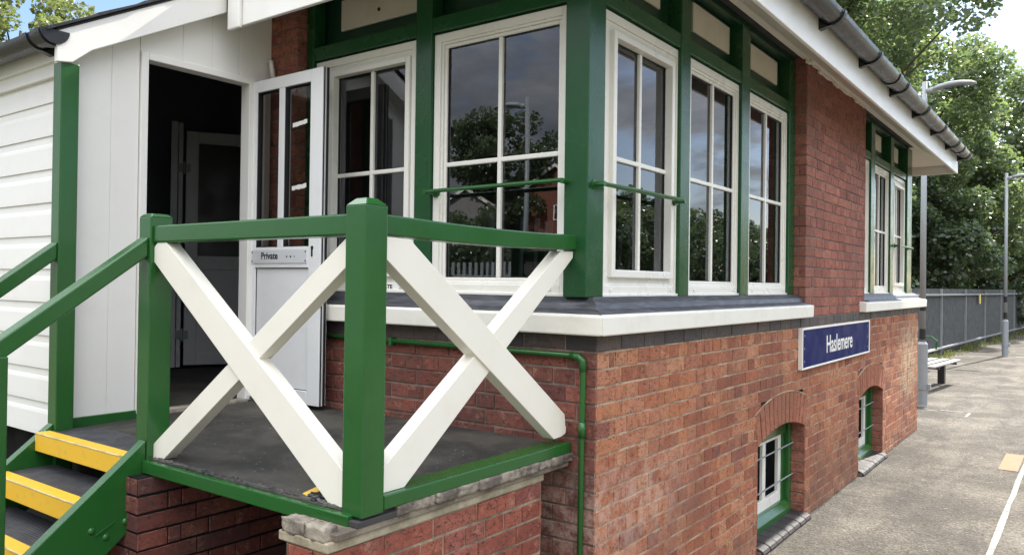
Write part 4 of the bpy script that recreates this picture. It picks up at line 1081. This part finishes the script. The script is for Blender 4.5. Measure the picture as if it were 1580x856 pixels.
# houses on the hill
def house(loc, rz, label, w, d, eav, ridge, wallm, win):
    h = thing('house', loc, label, 'house', None, rz); off = Vector(loc)
    def bb(fnc, name, mat, par=h):
        mb = MB(); fnc(mb); mb.v = [(x+off.x, y+off.y, z+off.z) for x, y, z in mb.v]; return mb.build(name, mat, par)
    gp = [(-w/2, -1), (w/2, -1), (w/2, eav), (0, ridge), (-w/2, eav)]
    bb(lambda m: m.prism(gp, lambda p, a: (p[0], a, p[1]), -d, 0), 'wall', wallm)
    k = (ridge-eav)/(w/2); o = .35
    def rf(m):
        for s_ in (-1, 1):
            m.hexa([(0, -d-.2, ridge+.04), (s_*(w/2+o), -d-.2, eav-k*o+.04), (s_*(w/2+o), .3, eav-k*o+.04), (0, .3, ridge+.04), (0, -d-.2, ridge+.2), (s_*(w/2+o), -d-.2, eav-k*o+.2), (s_*(w/2+o), .3, eav-k*o+.2), (0, .3, ridge+.2)])
    bb(rf, 'roof', HOUSERF)
    def bgb(m):
        for s_ in (-1, 1): m.hexa([(0, .302, ridge-.10), (s_*(w/2+o), .302, eav-k*o-.10), (s_*(w/2+o), .34, eav-k*o-.10), (0, .34, ridge-.10), (0, .302, ridge+.16), (s_*(w/2+o), .302, eav-k*o+.16), (s_*(w/2+o), .34, eav-k*o+.16), (0, .34, ridge+.16)])
    bb(bgb, 'bargeboard', WHITE)
    for (x, z, ww, hh) in win:
        def wf(m): rect_frame(m, lambda u, dd, zz: (u, dd, zz), x-ww/2, x+ww/2, z, z+hh, .09, .0, .05); m.box(x-.03, x+.03, .0, .045, z, z+hh)
        f = bb(wf, 'window', UPVC); bb(lambda m: m.quad((x-ww/2, .012, z), (x+ww/2, .012, z), (x+ww/2, .012, z+hh), (x-ww/2, .012, z+hh)), 'pane', GLASS, f)
house((-30.6, -46, 3.6), R(-25), 'brown brick gabled house with white bargeboards on the hill, mirrored in the end window', 4.0, 8, 5.2, 6.7, HOUSEBR, [(.4, 2.6, .9, 1.2), (.4, .3, .9, 1.2)])
house((-37.5, -44, 3.4), R(-20), 'pale rendered house with a dark roof on the hill, mirrored beside the brick one', 6.0, 8, 3.6, 5.4, INTW, [(-1, 1.2, 1.1, 1.2), (1.3, 1.2, 1.1, 1.2)])
pf = thing('palisade_fence', (-12, -10.5, 0), 'grey steel palisade fence across the yard, mirrored low in the end window', 'fence')
mb = MB()
for i in range(120):
    x = -22+i*.16; mb.box(x, x+.075, -10.52, -10.5, 0, 2.0)
mb.build('pale', GALV, pf)
mb = MB(); mb.box(-22, -2.7, -10.56, -10.52, .3, .36); mb.box(-22, -2.7, -10.56, -10.52, 1.65, 1.72); mb.build('rail', GALV, pf)

# ------------------------------------------------------------------ sky, sun, camera
w = bpy.data.worlds.new('World'); sc.world = w; w.use_nodes = True
nt = w.node_tree
bg = nt.nodes['Background']
sky = nt.nodes.new('ShaderNodeTexSky'); sky.sky_type = 'NISHITA'; sky.sun_disc = False
AZ, EL = R(8.0), R(43)
sky.sun_elevation = EL; sky.sun_rotation = AZ; sky.air_density = 1.; sky.dust_density = .8; sky.ozone_density = 1.5
tc = nt.nodes.new('ShaderNodeTexCoord'); sep = nt.nodes.new('ShaderNodeSeparateXYZ'); L(nt, tc.outputs['Generated'], sep.inputs[0])
zz = math_(nt, 'ADD', math_(nt, 'MAXIMUM', sep.outputs[2], 0.0), .22)
cb = nt.nodes.new('ShaderNodeCombineXYZ'); L(nt, math_(nt, 'DIVIDE', sep.outputs[0], zz), cb.inputs[0]); L(nt, math_(nt, 'DIVIDE', sep.outputs[1], zz), cb.inputs[1])
cl = noise(nt, cb.outputs[0], 1.55, 9, .58, .35)
bias = mapr(nt, sep.outputs[1], -.6, .75, .10, -.045)          # thicker cloud behind the viewer, broken blue sky ahead
cov = mapr(nt, math_(nt, 'ADD', cl, bias), .43, .57)
sh = noise(nt, cb.outputs[0], 2.3, 7, .6, .2)
ccol = ramp(nt, sh, [(.32, (2.5, 2.6, 2.8)), (.52, (4.6, 4.7, 4.95)), (.72, (8.0, 7.9, 7.7))])
elev = mapr(nt, sep.outputs[2], .20, .85, .34, 2.0)              # brighter overhead than low down
ccol = mixc(nt, 1, ccol, elev, 'MULTIPLY')
skyc = mixc(nt, 1, sky.outputs[0], (.42, .43, .45), 'MULTIPLY')
col = mixc(nt, math_(nt, 'MULTIPLY', cov, .93), skyc, ccol)
L(nt, col, bg.inputs['Color']); bg.inputs['Strength'].default_value = .15
sun = bpy.data.lights.new('sun', 'SUN'); sun.energy = 2.9; sun.angle = R(.53); sun.color = (1, .95, .86)
so = bpy.data.objects.new('sun', sun); COL.objects.link(so)
d = Vector((math.sin(AZ)*math.cos(EL), math.cos(AZ)*math.cos(EL), math.sin(EL)))
so.rotation_euler = d.to_track_quat('Z', 'Y').to_euler(); so.location = d*60

cam = bpy.data.cameras.new('camera'); co = bpy.data.objects.new('camera', cam); COL.objects.link(co); sc.camera = co
F_, YAW, PIT, ROL = 1218.14, .635369, .00755677, .01325072
cam.sensor_fit = 'HORIZONTAL'; cam.sensor_width = 36; cam.lens = F_/1580*36; cam.clip_start = .05; cam.clip_end = 2000
f = Vector((-math.sin(YAW), math.cos(YAW), 0)); r = Vector((math.cos(YAW), math.sin(YAW), 0)); u = Vector((0, 0, 1))
f2 = f*math.cos(PIT)+u*math.sin(PIT); u2 = -f*math.sin(PIT)+u*math.cos(PIT)
r3 = r*math.cos(ROL)+u2*math.sin(ROL); u3 = -r*math.sin(ROL)+u2*math.cos(ROL)
M = Matrix((r3, u3, -f2)).transposed().to_4x4(); M.translation = Vector((1.56, -2.68, 1.55))*S
co.matrix_world = M

sc.render.engine = 'CYCLES'
sc.cycles.max_bounces = 10; sc.cycles.transparent_max_bounces = 12; sc.cycles.glossy_bounces = 5; sc.cycles.transmission_bounces = 6
sc.cycles.sample_clamp_indirect = 8; sc.cycles.use_denoising = True; sc.cycles.blur_glossy = .3
sc.view_settings.view_transform = 'Standard'; sc.view_settings.look = 'None'; sc.view_settings.gamma = 1; sc.view_settings.use_curve_mapping = False
sc.view_settings.exposure = 1.87
